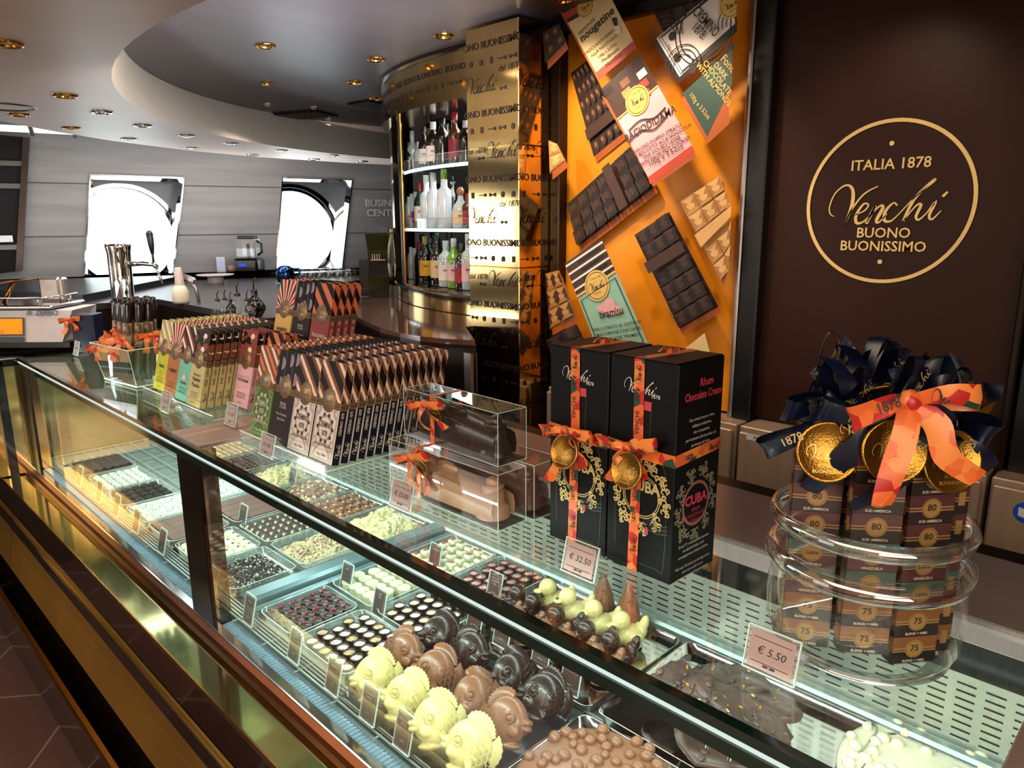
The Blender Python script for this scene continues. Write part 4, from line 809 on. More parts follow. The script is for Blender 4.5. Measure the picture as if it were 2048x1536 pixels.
# ---------------------------------------------------------------- chocolate fish
def fish_meshes(m):
    out = []
    b = MB(); b.ell((0, 0, .047), (.044, .030, .045), 28, 18, 0, None, lambda p: (p[0]*(1-.10*abs(p[2])), p[1]*(1-.25*max(0, -p[0])*abs(p[0])), p[2]))
    b.ell((.043, 0, .047), (.010, .014, .0065)); b.ell((.043, 0, .037), (.009, .013, .006)); b.ell((.008, 0, .006), (.026, .02, .008))
    for sy in (-1, 1):
        b.ell((.018, sy*.0245, .054), (.011, .006, .011)); b.ell((.024, sy*.022, .033), (.013, .007, .011))
    me = fuse(b, .0016, 3); me.materials.append(m)
    d = MB(); d.v = [tuple(v.co) for v in me.vertices]; d.f = [tuple(p.vertices) for p in me.polygons]; d.m = [0]*len(d.f); d.s = [True]*len(d.f)
    for sy in (-1, 1):
        F = FR((.0185, sy*.0302, .0545), (1, -sy*.22, 0), (0, 0, 1))
        d.tube([(.0085*math.cos(t*PI/8), .0085*math.sin(t*PI/8), 0) for t in range(16)], .0013, 6, 0, F, True); d.ell((0, 0, 0), (.0048, .0048, .0025), 12, 6, 0, F)
        d.tube([(-.002-.013*math.sin(PI*t/10)*.5, sy*(.0285-.0105*abs(t/5-1)**2.2), .016+.062*t/10) for t in range(11)], .0011, 6)
        for r in range(4):
            for c in range(4-r//2):
                x = -.012-.0085*r; z = .024+.0125*c+(.006 if r % 2 else 0); yv = .030*math.sqrt(max(.02, 1-(x/.044)**2-((z-.047)/.045)**2))
                d.tube([(x-.0035+.006*math.cos(PI*(.5+q/6)), sy*(yv+.0005), z+.006*math.sin(PI*(.5+q/6))) for q in range(7)], .0009, 5)
    me = d.mesh('fish_body', [m]); out.append(me)
    b = MB(); P = []; n = 22   # dorsal fin: a ribbed comb along the back
    for i in range(n+1):
        a = math.radians(72)+math.radians(80)*i/n; hgt = .006+.010*math.sin(PI*(i/n)**.7)+.001*math.cos(i*PI); r0 = .042
        P.append((r0*math.cos(a), r0*math.sin(a)*1.02+.047, (r0+hgt)*math.cos(a), (r0+hgt)*math.sin(a)*1.02+.047, .0060+.0012*math.cos(i*PI)))
    b.sheet([[(x0, -t, z0), (x1, -t*.75, z1), (x1, t*.75, z1), (x0, t, z0)] for x0, z0, x1, z1, t in P]); b.poly([(P[0][0], -.006, P[0][1]), (P[0][2], -.004, P[0][3]), (P[0][2], .004, P[0][3]), (P[0][0], .006, P[0][1])]); b.poly([(P[-1][0], .006, P[-1][1]), (P[-1][2], .004, P[-1][3]), (P[-1][2], -.004, P[-1][3]), (P[-1][0], -.006, P[-1][1])]); out.append(b.mesh('fin', [m]))
    b = MB(); n = 16
    b.sheet([[(-.036, -.005, .047+.01*math.sin(t)), (-.054-.006*math.cos(2*t)+.0008*math.cos(i*PI), -.0035, .047+.028*math.sin(t)), (-.054-.006*math.cos(2*t)+.0008*math.cos(i*PI), .0035, .047+.028*math.sin(t)), (-.036, .005, .047+.01*math.sin(t))] for i in range(n+1) for t in [-PI/2+PI*i/n]]); out.append(b.mesh('tail', [m]))
    b = MB()
    for sy in (-1, 1): b.sheet([[(.0, sy*.029, .026), (-.017*math.cos(t)+.002, sy*(.031+.003*(i % 2)), .026+.014*math.sin(t)-.004)] for i in range(9) for t in [-1+2*i/8]]); 
    out.append(b.mesh('pectoral_fin', [m])); return out
FX = {'white': (.708, K['white_choc']), 'milk': (.797, K['milk_choc']), 'dark': (.890, K['dark_choc'])}
nth = ['beside the speckled cups', 'second from the speckled cups', 'third from the speckled cups', 'at the slab end of the row']
for kind, (fx, m) in FX.items():
    fm = fish_meshes(m)
    for k, y in enumerate((1.085, .992, .900, .812)):
        ang = math.radians([160, 132, 158, 128][k] if kind == 'white' else [-80, 130, 165, -75][k] if kind == 'milk' else [150, -80, 160, 126][k])
        r = thing('chocolate_fish', '%s chocolate fish on the black tray, %s' % (kind, nth[k]), 'chocolate fish', group=kind+' chocolate fish', M=TR(fx+random.uniform(-.005, .005), y+(.024 if kind != 'white' and k < 2 else 0), ZS+.048) @ RZ(ang) @ RX(.55 if ang > 0 else -.55) @ RY(-.18) @ SCL(.95, .95, .95) @ TR(0, 0, -.046))
        for nm, me in zip(('body', 'dorsal_fin', 'tail_fin', 'pectoral_fin'), fm): link(nm, me, r)
# ---------------------------------------------------------------- chocolate ducks and cones
def duck(m):
    b = MB(); b.ell((0, 0, .026), (.036, .025, .026), 20, 12, 0, None, lambda p: (p[0], p[1], p[2]*(1 if p[2] > 0 else .9))); b.ell((-.036, 0, .048), (.010, .011, .019), 14, 10, 0, TR(-.036, 0, .048) @ RY(-.35) @ TR(.036, 0, -.048)); b.ell((-.026, 0, .034), (.016, .018, .018)); b.ell((.018, 0, .044), (.015, .014, .02)); b.ell((.022, 0, .066), (.0215, .019, .021), 20, 14)
    b.ell((.045, 0, .059), (.013, .010, .0045)); b.ell((0, 0, .004), (.032, .024, .005))
    for sy in (-1, 1): b.ell((-.006, sy*.021, .029), (.02, .008, .013))
    me = fuse(b, .0016, 3); me.materials.append(m); d = MB(); d.v = [tuple(v.co) for v in me.vertices]; d.f = [tuple(p.vertices) for p in me.polygons]; d.m = [0]*len(d.f); d.s = [True]*len(d.f)
    for sy in (-1, 1):
        F = FR((.03, sy*.0178, .068), (1, -sy*.4, 0), (0, 0, 1)); d.tube([(.0042*math.cos(t*PI/6), .0042*math.sin(t*PI/6), 0) for t in range(12)], .0009, 5, 0, F, True); d.ell((0, 0, 0), (.002, .002, .0012), 8, 5, 0, F)
    return d.mesh('duck_body', [m])
rows_ = {'white': (K['white_choc'], [(1095, 1171), (1135, 1190), (1187, 1214), (1242, 1237)]), 'dark': (K['dark_choc'], [(1034, 1183), (1066, 1200), (1111, 1225), (1172, 1255), (1220, 1276)]), 'milk': (K['milk_choc'], [(988, 1205), (1033, 1227), (1087, 1254), (1134, 1277), (1190, 1303)])}
pos = ['nearest the pink cups', 'second from the pink cups', 'third from the pink cups', 'fourth from the pink cups', 'nearest the bark tray']
for kind, (m, hs) in rows_.items():
    dm_ = duck(m)
    for k, hp in enumerate(hs):
        p = pz(*hp, ZS+.072); a = math.radians(152+random.uniform(-10, 10)); ps = pos[k] if k < len(hs)-1 else pos[4]
        r = link('chocolate_duck', dm_, None, (p.x-.022*math.cos(a), p.y-.022*math.sin(a), ZS), (0, 0, a)); r.scale = (.98, .98, 1.02); tag(r, '%s chocolate duck on the steel tray, %s' % (kind, ps), 'chocolate duck', kind+' chocolate ducks')
b = MB(); b.lathe([(.0, 0), (.024, .001), (.031, .02), (.032, .036), (.025, .066), (.0115, .098), (.005, .114), (.0, .118)], 28)
for k in range(9): a = 2*PI*k/9; b.tube([((r_+.0004)*math.cos(a+q*.5), (r_+.0004)*math.sin(a+q*.5), z_) for q, (r_, z_) in zip((0, .2, .4, .6), ((.032, .036), (.0255, .066), (.012, .097), (.0054, .113)))], .0012, 5)
for sx in (-1, 1): b.tube([(-.0275+.004*abs(math.sin(t)), sx*.008+sx*.007*math.cos(t), .055+.006*math.sin(t)) for t in [i*PI/5 for i in range(10)]], .0013, 5, 0, None, True)
b.ell((-.021, .003, .083), (.003, .004, .004), 8, 6); b.ell((-.021, -.004, .076), (.003, .004, .004), 8, 6)
cm = b.mesh('cone', [K['milk_choc']])
for k, hp in enumerate(((1205, 1152), (1256, 1173))):
    p = pz(*hp, ZS+.117); o = link('chocolate_cone', cm, None, (p.x+.012, p.y+.006, ZS), (0, 0, math.radians(40))); o.scale = (.86, .86, 1); tag(o, ['pointed milk chocolate cone behind the white ducks, farther from the bark tray', 'pointed milk chocolate cone behind the white ducks, closer to the bark tray'][k], 'chocolate cone', 'milk chocolate cones')
# ---------------------------------------------------------------- bark and hazelnut slabs
m_bark = mat('dark bark', '#4c3b33', .4, noise=.3, nscale=30, bump=.3, bscale=40); m_peel = mat('candied peel', '#b98535', .35)
def bark(label, px, r, seed, zo=.0, tilt=(0, 0), mt=m_bark, bits=10, ex=1.0, thick=.013):
    random.seed(seed); b = MB(); n = 44; zo += .022; p = pz(*px, ZS+.012+zo); rad = [r*(1+.28*ns(math.cos(2*PI*i/n)*1.4+seed, math.sin(2*PI*i/n)*1.4)+.09*ns(i*.9, seed)) for i in range(n)]; rows = []
    for f_, zz in ((0.02, thick), (.3, thick), (.6, thick), (.85, thick), (.96, thick*.85), (1.0, thick*.45), (.98, 0)):
        rows.append([(rad[i % n]*f_*math.cos(2*PI*i/n)*ex, rad[i % n]*f_*math.sin(2*PI*i/n), zz+(.004*ns(f_*3*math.cos(2*PI*i/n)+seed, f_*3*math.sin(2*PI*i/n))+.0025*ns(f_*9*math.cos(2*PI*i/n), f_*9*math.sin(2*PI*i/n), seed) if zz else 0)) for i in range(n+1)])
    b.sheet(rows)
    for k in range(14): a, q = random.uniform(0, 6.28), random.uniform(0, .9); b.ell((rad[int(a/6.283*n) % n]*q*math.cos(a)*ex, rad[int(a/6.283*n) % n]*q*math.sin(a), thick), (random.uniform(.004, .012), random.uniform(.003, .008), .003), 10, 6)
    o = b.build('chocolate_bark', [mt], None, (p.x, p.y, ZS+zo), (tilt[0], tilt[1], 0)); tag(o, label, 'chocolate bark', 'slabs of dark chocolate bark'); g = MB()
    for k in range(bits):
        a, q = random.uniform(0, 6.28), random.uniform(.3, .98); i = int(a/6.283*n) % n; g.box((0, 0, 0), (random.uniform(.003, .007), .003, .003), 0, TR(rad[i]*q*math.cos(a)*ex, rad[i]*q*math.sin(a), thick+.001) @ RZ(a*3) @ RX(a))
    g.build('candied_peel', [m_peel], o); return o
bark('dark chocolate bark slab lying flat under the front glass edge', (1462, 1452), .100, 2, .0, (0, 0), ex=1.05)
bark('dark chocolate bark piece at the duck end of the heap', (1352, 1372), .062, 5, .020, (.1, -.25))
bark('dark chocolate bark piece at the back of the heap by the steel rim', (1455, 1352), .070, 8, .026, (-.2, .12))
bark('dark chocolate bark piece under the 5.50 price tag', (1520, 1400), .066, 11, .026, (-.1, .1))
bark('dark chocolate bark piece on top in the middle of the heap', (1425, 1408), .070, 14, .046, (.22, -.22))
bark('dark chocolate bark piece on top with a folded edge', (1500, 1432), .064, 17, .054, (.25, .2))
def slab(name, label, c, r, m, ncol, seed, ex=1.0, n_=46, cat='chocolate slab'):
    random.seed(seed); b = MB(); n = 56
    b.sheet([[(r*f*math.cos(2*PI*i/n)*ex*(1+.02*ns(i*.3, seed)), r*f*math.sin(2*PI*i/n), z) for i in range(n+1)] for f, z in ((.01, .020), (.5, .020), (.9, .019), (.97, .016), (1, .010), (.98, 0))]); o = b.build(name, [m], None, c); tag(o, label, cat)
    nut = MB(); nut.ell((0, 0, 0), (.011, .010, .009), 14, 9); me = nut.mesh('hazelnut', [m]); P = []
    while len(P) < n_:
        a, q = random.uniform(0, 6.28), math.sqrt(random.random())*.93; p = (r*q*math.cos(a)*ex, r*q*math.sin(a))
        if all((p[0]-s[0])**2+(p[1]-s[1])**2 > .017**2 for s in P) or random.random() < .004: P.append(p)
    for p in P: k = random.uniform(.75, 1.15); link('hazelnut', me, o, None, None, TR(p[0], p[1], .022) @ RZ(random.uniform(0, 3)) @ SCL(k, k, k))
p = pz(1190, 1560, ZS+.02); slab('hazelnut_slab', 'big milk chocolate slab full of whole hazelnuts at the front of the case', (p.x, p.y, ZS), .135, mat('milk slab', '#85593f', .35, noise=.08), None, 4, 1.0, 60)
p = pz(1880, 1560, ZS+.02); slab('white_hazelnut_slab', 'big white chocolate slab full of whole nuts in the nearest steel tray', (p.x, p.y, ZS), .155, mat('white slab', '#e8e2c2', .35, sss=.1), None, 6, 1.0, 60)
random.seed(77)
# ---------------------------------------------------------------- chocolate bars on the glass top
BW, BH, BT = .0905, .21, .0165; LEAN = math.radians(14); ZB = ZT+.012
C = {k: mat('wrapper '+k, c, .6, 0, .15) for k, c in dict(white='#d9cbc2', navy='#11131f', dark='#2b1e1c', green='#4a6a1e', lime='#b5b22c', nougat='#a4673c', teal='#6fb29c', tan='#b9aa74', pink='#d3a0a4', red='#8c3f40', yellow='#cda65f', ink='#3a2f2b', gold='#8a6c46', goldband='#6b5238', cream='#e8cdb4', brown='#7a4630', orange='#d0704c', black='#17100f', grey='#8d8290', rayred='#c2324a', raygreen='#2f3d22', text='#cbbfb6').items()}
CK = list(C); CM = [C[k] for k in CK]
def ck(k): return CK.index(k)
def stripes(b, F, w, z0, z1, cols, ang=-.75, sw=.012, z=.0003):
    """slanting stripes clipped to the upper part of a face; local x in -w/2..w/2"""
    b.rect(-w/2, z0, w/2, z1, ck(cols[0]), F, z); k = 0; s_ = z0-w; t = math.tan(ang)
    while s_ < z1+w:
        col = cols[k % len(cols)]; k += 1
        if col != cols[0]:
            P = [(-w/2, s_), (w/2, s_+w*t), (w/2, s_+w*t+sw), (-w/2, s_+sw)]
            P = clip(clip(P, 1, z0, 1), 1, z1, -1)
            if len(P) > 2: b.poly([(x, y, z+.0002) for x, y in P], ck(col), F)
        s_ += sw
def clip(P, ax, lim, sg):
    out = []
    for i in range(len(P)):
        a, c = P[i-1], P[i]; ia, ic = sg*(a[ax]-lim) >= 0, sg*(c[ax]-lim) >= 0
        if ia != ic: t = (lim-a[ax])/(c[ax]-a[ax]); out.append((a[0]+(c[0]-a[0])*t, a[1]+(c[1]-a[1])*t))
        if ic: out.append(c)
    return out
def bar_mesh(kind, front=True):
    b = MB(); w, h, t = BW-.001, BH, BT; F = FR((-.0003, 0, 0), (0, -1, 0), (0, 0, 1)); S = FR((t/2, -w/2-.0003, 0), (1, 0, 0), (0, 0, 1)); T = FR((t/2, 0, h+.0003), (0, -1, 0), (1, 0, 0))
    low, side, up, upk = {'cremino': ('white', 'navy', ['black', 'black', 'brown', 'cream', 'brown'], 's'), 'dark': ('dark', 'dark', ['black'], 'arc'), 'pistachio': ('green', 'green', ['brown', 'cream', 'brown', 'orange'], 's'), 'lime': ('lime', 'lime', ['cream', 'lime', 'grey'], 's'), 'nougat': ('nougat', 'nougat', None, 'ray'), 'tiramisu': ('teal', 'teal', ['dark', 'dark', 'cream', 'brown'], 's'), 'tan': ('tan', 'tan', None, 'nut'), 'pink': ('pink', 'pink', None, 'nut'), 'nocciolata': ('red', 'red', ['orange', 'black', 'black', 'orange'], 's'), 'nougatine': ('yellow', 'yellow', None, 'ray')}[kind]
    b.box((t/2, 0, h/2), (t, w, h), ck(low), None, .0006); zu = h*.615
    for FF, ww in ((F, w), (S, t)):
        if FF is S: b.rect(-t/2, 0, t/2, zu, ck(side), S, .0001)
        if upk == 's': stripes(b, FF, ww, zu, h, up, -.75 if FF is F else -1.0, .0125)
        elif upk == 'ray':
            b.rect(-ww/2, zu, ww/2, h, ck('cream'), FF, .0002)
            for i in range(13):
                a0, a1 = PI*i/13, PI*(i+.62)/13; P = [(0, zu-.01), (.2*math.cos(a0), zu-.01+.2*math.sin(a0)), (.2*math.cos(a1), zu-.01+.2*math.sin(a1))]
                P = clip(clip(clip(clip(P, 0, -ww/2, 1), 0, ww/2, -1), 1, h, -1), 1, zu, 1)
                if len(P) > 2: b.poly([(x, y, .0004) for x, y in P], ck('rayred' if i % 2 else 'raygreen'), FF)
        elif upk == 'arc':
            b.rect(-ww/2, zu, ww/2, h, ck('black'), FF, .0002)
            if FF is F:
                for i, (x, y) in enumerate(((-.03, .18), (-.03, .135), (.005, .19), (.03, .15), (.03, .195), (.0, .145))): b.ring(x, y, 0, .015, ck('grey'), FF, 10, .0004, -PI/2, PI/2)
                for x in (-.015, .018): b.rect(x, zu, x+.001, h, ck('grey'), FF, .0005)
        else:
            b.rect(-ww/2, zu, ww/2, h, ck('dark' if kind == 'tan' else 'red'), FF, .0002); random.seed(3)
            for i in range(16):
                x, y, r = random.uniform(-ww/2, ww/2), random.uniform(zu+.01, h-.01), random.uniform(.005, .011); P = [(x+r*1.5*math.cos(q*PI/5), y+r*math.sin(q*PI/5)) for q in range(10)]
                P = clip(clip(P, 0, -ww/2, 1), 0, ww/2, -1)
                if len(P) > 2: b.poly([(px_, py_, .0003+.00002*i) for px_, py_ in P], ck(['brown', 'black', 'cream', 'brown'][i % 4]), FF)
        b.rect(-ww/2, zu-.016, ww/2, zu, ck('goldband'), FF, .0006); b.rect(-ww/2, zu-.009, ww/2, zu-.0075, ck('ink'), FF, .0007)
    # top edge
    if upk == 's':
        for i in range(8): b.rect(-w/2+i*w/8, -t/2, -w/2+(i+.55)*w/8, t/2, ck(up[1 if i % 2 else 2] if len(up) > 2 else up[0]), T, .0001)
        b.rect(-w/2, -t/2, w/2, -t/2+.002, ck('cream'), T, .0002)
    elif upk == 'ray':
        for i in range(9): b.rect(-w/2+i*w/9, -t/2, -w/2+(i+.5)*w/9, t/2, ck('rayred' if i % 2 else 'raygreen'), T, .0001)
        b.rect(-w/2, -t/2, w/2, -t/2+.0025, ck('cream'), T, .0002)
    else:
        b.rect(-w/2, -t/2, w/2, t/2, ck('black' if upk == 'arc' else 'dark'), T, .0001); b.rect(-w/2, -t/2, w/2, -t/2+.0025, ck('text' if upk == 'arc' else 'cream'), T, .0002)
    tk = 'text' if kind in ('dark', 'nocciolata', 'pistachio') else 'ink'
    # spine lettering, read upwards
    st = {'cremino': 'CREMINO 1878', 'tan': 'FIORE   CAPRI FIORE', 'nocciolata': 'GIANDUJA   100 G', 'nougatine': 'NOUGATINE'}.get(kind, 'CIOCCOLATO')
    b.text(st, .0095, .003, .062, ck('text' if kind in ('cremino', 'dark', 'nocciolata', 'pistachio') else 'ink'), S, 'LEFT', .0003, .75, PI/2, bold=.02); logo(b, .001, .03, .03, ck('text' if kind in ('cremino', 'dark', 'nocciolata') else 'ink'), S, .0003, 1.6, PI/2)
    if front:
        z = .0004; k = ck(tk)
        if kind in ('cremino', 'pistachio'):
            for m_ in (.004, .0065): b.line([(-w/2+m_, m_), (w/2-m_, m_), (w/2-m_, zu-.02), (-w/2+m_, zu-.02)], .0007, k, F, z, True)
            cy = .070
            for r in (.0265, .0235): b.ring(0, cy, r, r+.0011, k, F, 40, z)
            for i in range(10): a = 2*PI*i/10; b.disc(.029*math.cos(a), cy+.029*math.sin(a), .0042, k, F, 8, z)
            for cx in (-1, 1):
                for cyy in (.037, .106):
                    for r in (.008, .0115): b.ring(cx*(w/2-.0075), cyy, r, r+.0008, k, F, 12, z, PI/2 if cx > 0 else -PI/2, PI*1.5 if cx > 0 else PI/2)
            b.text('CREMINO', .0175, 0, cy+.001, k, F, z=z+.0001, sx=.62, bold=.012); b.text('1878', .0165, 0, cy-.0165, k, F, z=z+.0001, sx=.7, bold=.012); b.rect(-w/2+.008, .0325, w/2-.008, .034, k, F, z); b.text('AL CIOCCOLATO BIANCO E CREMA', .0035, 0, .0355, k, F, z=z, bold=.02)
            for r in (.033, .029): b.ring(0, .004, r*1.0, r+.001, k, F, 24, z, .15, PI-.15)
            b.text('110g e 3.88oz', .007, 0, .012, k, F, z=z, bold=.01)
        elif kind == 'dark': b.text('75%', .0195, 0, .080, k, F, z=z, sx=.9); b.text('Puro Fondente', .0078, 0, .064, k, F, z=z); b.text('Extra Dark', .0078, 0, .053, k, F, z=z); b.text('100g e 3.52oz', .005, 0, .01, k, F, z=z)
        elif kind == 'tiramisu':
            b.line([(-.04, .005), (.04, .005), (.04, .09), (-.04, .09)], .0006, k, F, z, True); b.disc(0, .064, .014, ck('pink'), F, 18, z, .005); b.disc(0, .067, .007, ck('cream'), F, 14, z+.0001, .007); b.text('tiramisu', .013, 0, .047, k, F, z=z, bold=.01)
            for i in range(3): b.text('TRIPLO STRATO AL CAFFE', .0042, 0, .034-.006*i, k, F, z=z, bold=.02)
        else:
            nm = {'lime': 'Banana', 'nougat': 'nougatine', 'nougatine': 'nougatine', 'tan': 'Hazelnut', 'pink': 'BACIODIDAMA', 'nocciolata': 'Nocciolata'}[kind]
            b.text(nm, .0165 if kind != 'pink' else .0105, 0, .069, k, F, z=z, bold=.015, sx=.85)
            if kind == 'tan': b.text('Almond &', .013, 0, .083, k, F, z=z, sx=.85); b.text('Pistachio', .0165, 0, .053, k, F, z=z, bold=.01, sx=.85)
            if kind == 'pink':
                for s_ in (-1, 1): b.line(cat_rom([(-.034, .069+s_*.013), (-.01, .066+s_*.016), (.01, .072+s_*.013), (.034, .068+s_*.015)], 4), .0006, k, F, z)
            for i in range(3): b.text('GOLOSO DOPPIO STRATO', .0042, 0, .036-.006*i, k, F, z=z, bold=.02)
            b.text('100g e 3.52oz', .005, 0, .01, k, F, z=z)
            if kind in ('lime',): b.ring(0, .05, .008, .009, k, F, 14, z)
    return b.mesh('chocolate_bar', CM)
def seal_mesh():
    b = MB(); F = FR((-.0004, 0, BH*.615), (0, -1, 0), (0, 0, 1)); b.lathe([(.0, .0012), (.0248, .0012), (.0258, .0002)], 32, 0, F); b.ring(0, 0, .0216, .0223, 1, F, 32, .0014); logo(b, 0, 0, .033, 1, F, .0014, 1.3, .05); b.text('ITALIA 1878', .0038, 0, .0115, 1, F, z=.0014, bold=.02); b.text('BUONO', .0036, 0, -.0125, 1, F, z=.0014, bold=.02); b.text('BUONISSIMO', .0036, 0, -.0165, 1, F, z=.0014, bold=.02)
    return b.mesh('gold_seal', [mat('seal', '#8d6f48', .38, .5), mat('seal print', '#4a3722', .5)])
SEAL = seal_mesh(); BARM = {}
RB = RY(LEAN)
nice = dict(cremino='white and navy cream chocolate bar', dark='dark extra chocolate bar', pistachio='green patterned chocolate bar', lime='lime yellow chocolate bar', nougat='tan nougat chocolate bar', tiramisu='teal chocolate bar with a small hat drawing', tan='olive tan nut chocolate bar', pink='pink chocolate bar', nocciolata='dark red striped chocolate bar', nougatine='mustard yellow chocolate bar with red rays')
def bars(kind, x0, yc, n, z, where, dx=.0212, grp=''):
    for fr in (True, False):
        if (kind, fr) not in BARM: BARM[(kind, fr)] = bar_mesh(kind, fr)
    for i in range(n):
        o = link('chocolate_bar', BARM[(kind, i == 0)], None, M=TR(x0+dx*i, yc, z+BT*math.sin(LEAN)) @ RB)
        tag(o, nice[kind]+(', first, '+where if i == 0 else ', packed behind, '+where), 'chocolate bar', None if i == 0 else '%s bars behind the first, %s' % (kind, where))
        if i == 0: link('gold_seal', SEAL, o)
def bar_tray(label, x0, x1, y0, y1):
    r = thing('bar_tray', label, 'display tray', ((x0+x1)/2, (y0+y1)/2, ZT+.001)); b = MB(); b.box((0, 0, .004), (x1-x0, y1-y0, .008)); b.box((-(x1-x0)/2+.002, 0, .011), (.004, y1-y0, .02)); b.build('base', [K['acrylic']], r)
    b = MB(); b.box((-(x1-x0)/2, 0, .021), (.002, y1-y0, .002)); b.box((0, -(y1-y0)/2, .009), (x1-x0, .002, .002)); b.build('edge', [K['acr_edge']], r)
bar_tray('clear tray under the bar stack with the white and navy bars', .725, 1.02, 1.262, 1.642); bar_tray('clear tray under the yellow, teal and pink bars', .735, 1.02, 1.82, 2.325)
W1 = 'in the stack closer to the gift boxes'; W2 = 'in the far stack'
bars('pistachio', .743, 1.589, 13, ZB, W1); bars('dark', .745, 1.498, 13, ZB, W1); bars('cremino', .744, 1.407, 13, ZB, 'column beside the dark extra bars'); bars('cremino', .746, 1.316, 13, ZB, 'end column nearest the gift boxes')
bars('lime', .762, 2.266, 11, ZB, W2); bars('nougat', .759, 2.173, 11, ZB, W2); bars('tiramisu', .756, 2.080, 11, ZB, W2); bars('tan', .752, 1.988, 11, ZB, W2); bars('pink', .838, 1.888, 3, ZB, 'set back in the far stack'); bars('nocciolata', .862, 1.785, 2, ZB, 'in the column beside the pink bars')
r = thing('acrylic_stand', 'clear acrylic riser holding the upper group of chocolate bars', 'display stand', (1.02, 1.772, ZT+.001)); b = MB(); b.box((0, 0, .139), (.17, .32, .006)); b.box((.03, .12, .069), (.06, .005, .138)); b.box((.055, -.1, .069), (.05, .005, .138)); b.build('shelf', [K['acrylic']], r)
b = MB(); b.tube([(.06, -.16, 0), (.06, -.16, .10), (.075, -.16, .115), (.11, -.16, .115)], .003, 6); b.build('hook', [K['acr_edge']], r)
ZR = ZT+.001+.1425-.0025+.001; U = 'on the clear riser'
bars('nougatine', .953, 1.873, 4, ZR, U); bars('dark', .955, 1.780, 4, ZR, U); bars('nocciolata', .957, 1.687, 4, ZR, U)
# ---------------------------------------------------------------- ribbons
def ribmat(name):
    m = mat(name, '#d9652a', .35, noise=.1, nscale=40); N = m.node_tree.nodes; L = m.node_tree.links; b = N['Principled BSDF']; tc = N.new('ShaderNodeTexCoord')
    vo = N.new('ShaderNodeTexVoronoi'); vo.inputs['Scale'].default_value = 60; L.new(tc.outputs['Object'], vo.inputs[0]); cr = N.new('ShaderNodeValToRGB'); L.new(vo.outputs['Color'], cr.inputs[0]); e = cr.color_ramp; e.interpolation = 'CONSTANT'
    for p_, c in ((0, '#d4622a'), (.38, '#e2843f'), (.55, '#b3261f'), (.68, '#dd6a35'), (.80, '#24402c'), (.87, '#e58f4d'), (.95, '#3c4a6b')):
        el = e.elements[0] if p_ == 0 else e.elements.new(p_); el.color = (*lin(c), 1)
    L.new(cr.outputs[0], b.inputs['Base Color']); return m
m_rib = ribmat('floral orange ribbon'); m_nav = mat('navy satin ribbon', '#081027', .3, 0, .5, noise=.1, nscale=20, coat=.1); m_gtx = mat('ribbon print', '#d9c58a', .4, .3)
def ribbon(b, pts, side, w, m_=0, M=None, k=5):
    P = cat_rom(pts, k) if k > 1 else pts; n = len(P); S_ = side if isinstance(side, list) else None; rows = [[], [], []]
    for i, p in enumerate(P):
        t = i/(n-1); ww = w(t) if callable(w) else w
        if S_: q = t*(len(S_)-1); j = min(int(q), len(S_)-2); s_ = Vector(S_[j]).lerp(Vector(S_[j+1]), q-j)
        else: s_ = Vector(side)
        s_ = s_.normalized()*ww/2; d = (Vector(P[min(i+1, n-1)])-Vector(P[max(i-1, 0)])).normalized(); nn = d.cross(s_).normalized()*ww*.08
        rows[0].append(tuple(Vector(p)-s_)); rows[1].append(tuple(Vector(p)+nn)); rows[2].append(tuple(Vector(p)+s_))
    b.sheet(rows, m_, M)
def bow(name, s, w, m, parent=None, M=None, seed=0, tails=2, up=False, words_=None):
    """two loops, a knot and tails; local x sideways, y up, z towards the viewer"""
    random.seed(seed); b = MB(); rr = lambda a: random.uniform(-a, a)*s; pin = lambda t: w*(.35+.65*math.sin(PI*min(1, max(0, t))))
    for sg in (-1, 1):
        h = rr(.2); ribbon(b, [(0, 0, .05*s), (sg*.45*s, h*.5+.1*s, .38*s), (sg*.95*s, h, .28*s+rr(.1)), (sg*.98*s, h-.05*s, .02*s), (sg*.45*s, h*.3-.06*s, -.02*s), (0, 0, .03*s)], [(0, 1, .1), (.1*sg, 1, .35), (.2*sg, 1, .1), (0, 1, 0)], pin)
        if tails:
            L_ = (1.05+rr(.3)/s)*(1 if not up else .62); dy = -1 if not up else 1
            ribbon(b, [(0, 0, .06*s), (sg*.25*s, dy*.35*s*L_, .22*s+rr(.1)), (sg*(.42*s)+rr(.2), dy*.8*s*L_, .12*s+rr(.15)), (sg*(.6*s)+rr(.25), dy*1.2*s*L_, .16*s+rr(.15))], [(1, 0, .2*sg), (1, sg*.3, .5), (1, .3*sg, -.3)], w*.9)
    b.ell((0, 0, .08*s), (w*.42, w*.42, w*.35), 10, 8)
    o = b.build(name, [m], parent, None, None, M)
    if words_:
        g = MB(); F = TR(0, .02*s, .40*s); 
        g.text(words_[0], w*.55, -.5*s, .0, 0, TR(0, 0, .405*s), rot=.1, bold=.01, sx=.8); g.build('ribbon_print', [words_[1]], o); g = MB(); logo(g, .55*s, 0, w*1.6, 0, TR(0, 0, .37*s), 0, 1.3); g.build('ribbon_print', [words_[1]], o)
    return o
def medal_(parent, M, r=.032, m=None):
    b = MB(); b.lathe([(0, .001), (r*.9, .001), (r*.93, .0022), (r, .0016), (r, -.001), (0, -.001)], 40); mm = b.build('medallion', [m or K['gold_foil']], parent, None, None, M); g = MB(); logo(g, 0, 0, r*1.35, 0, TR(0, 0, .0014), 0, 1.1, .05); g.text('BUONO', r*.16, 0, -r*.5, 0, None, z=.0014); g.text('BUONISSIMO', r*.16, 0, -r*.7, 0, None, z=.0014); g.build('medallion_print', [K['gold_print']], mm)
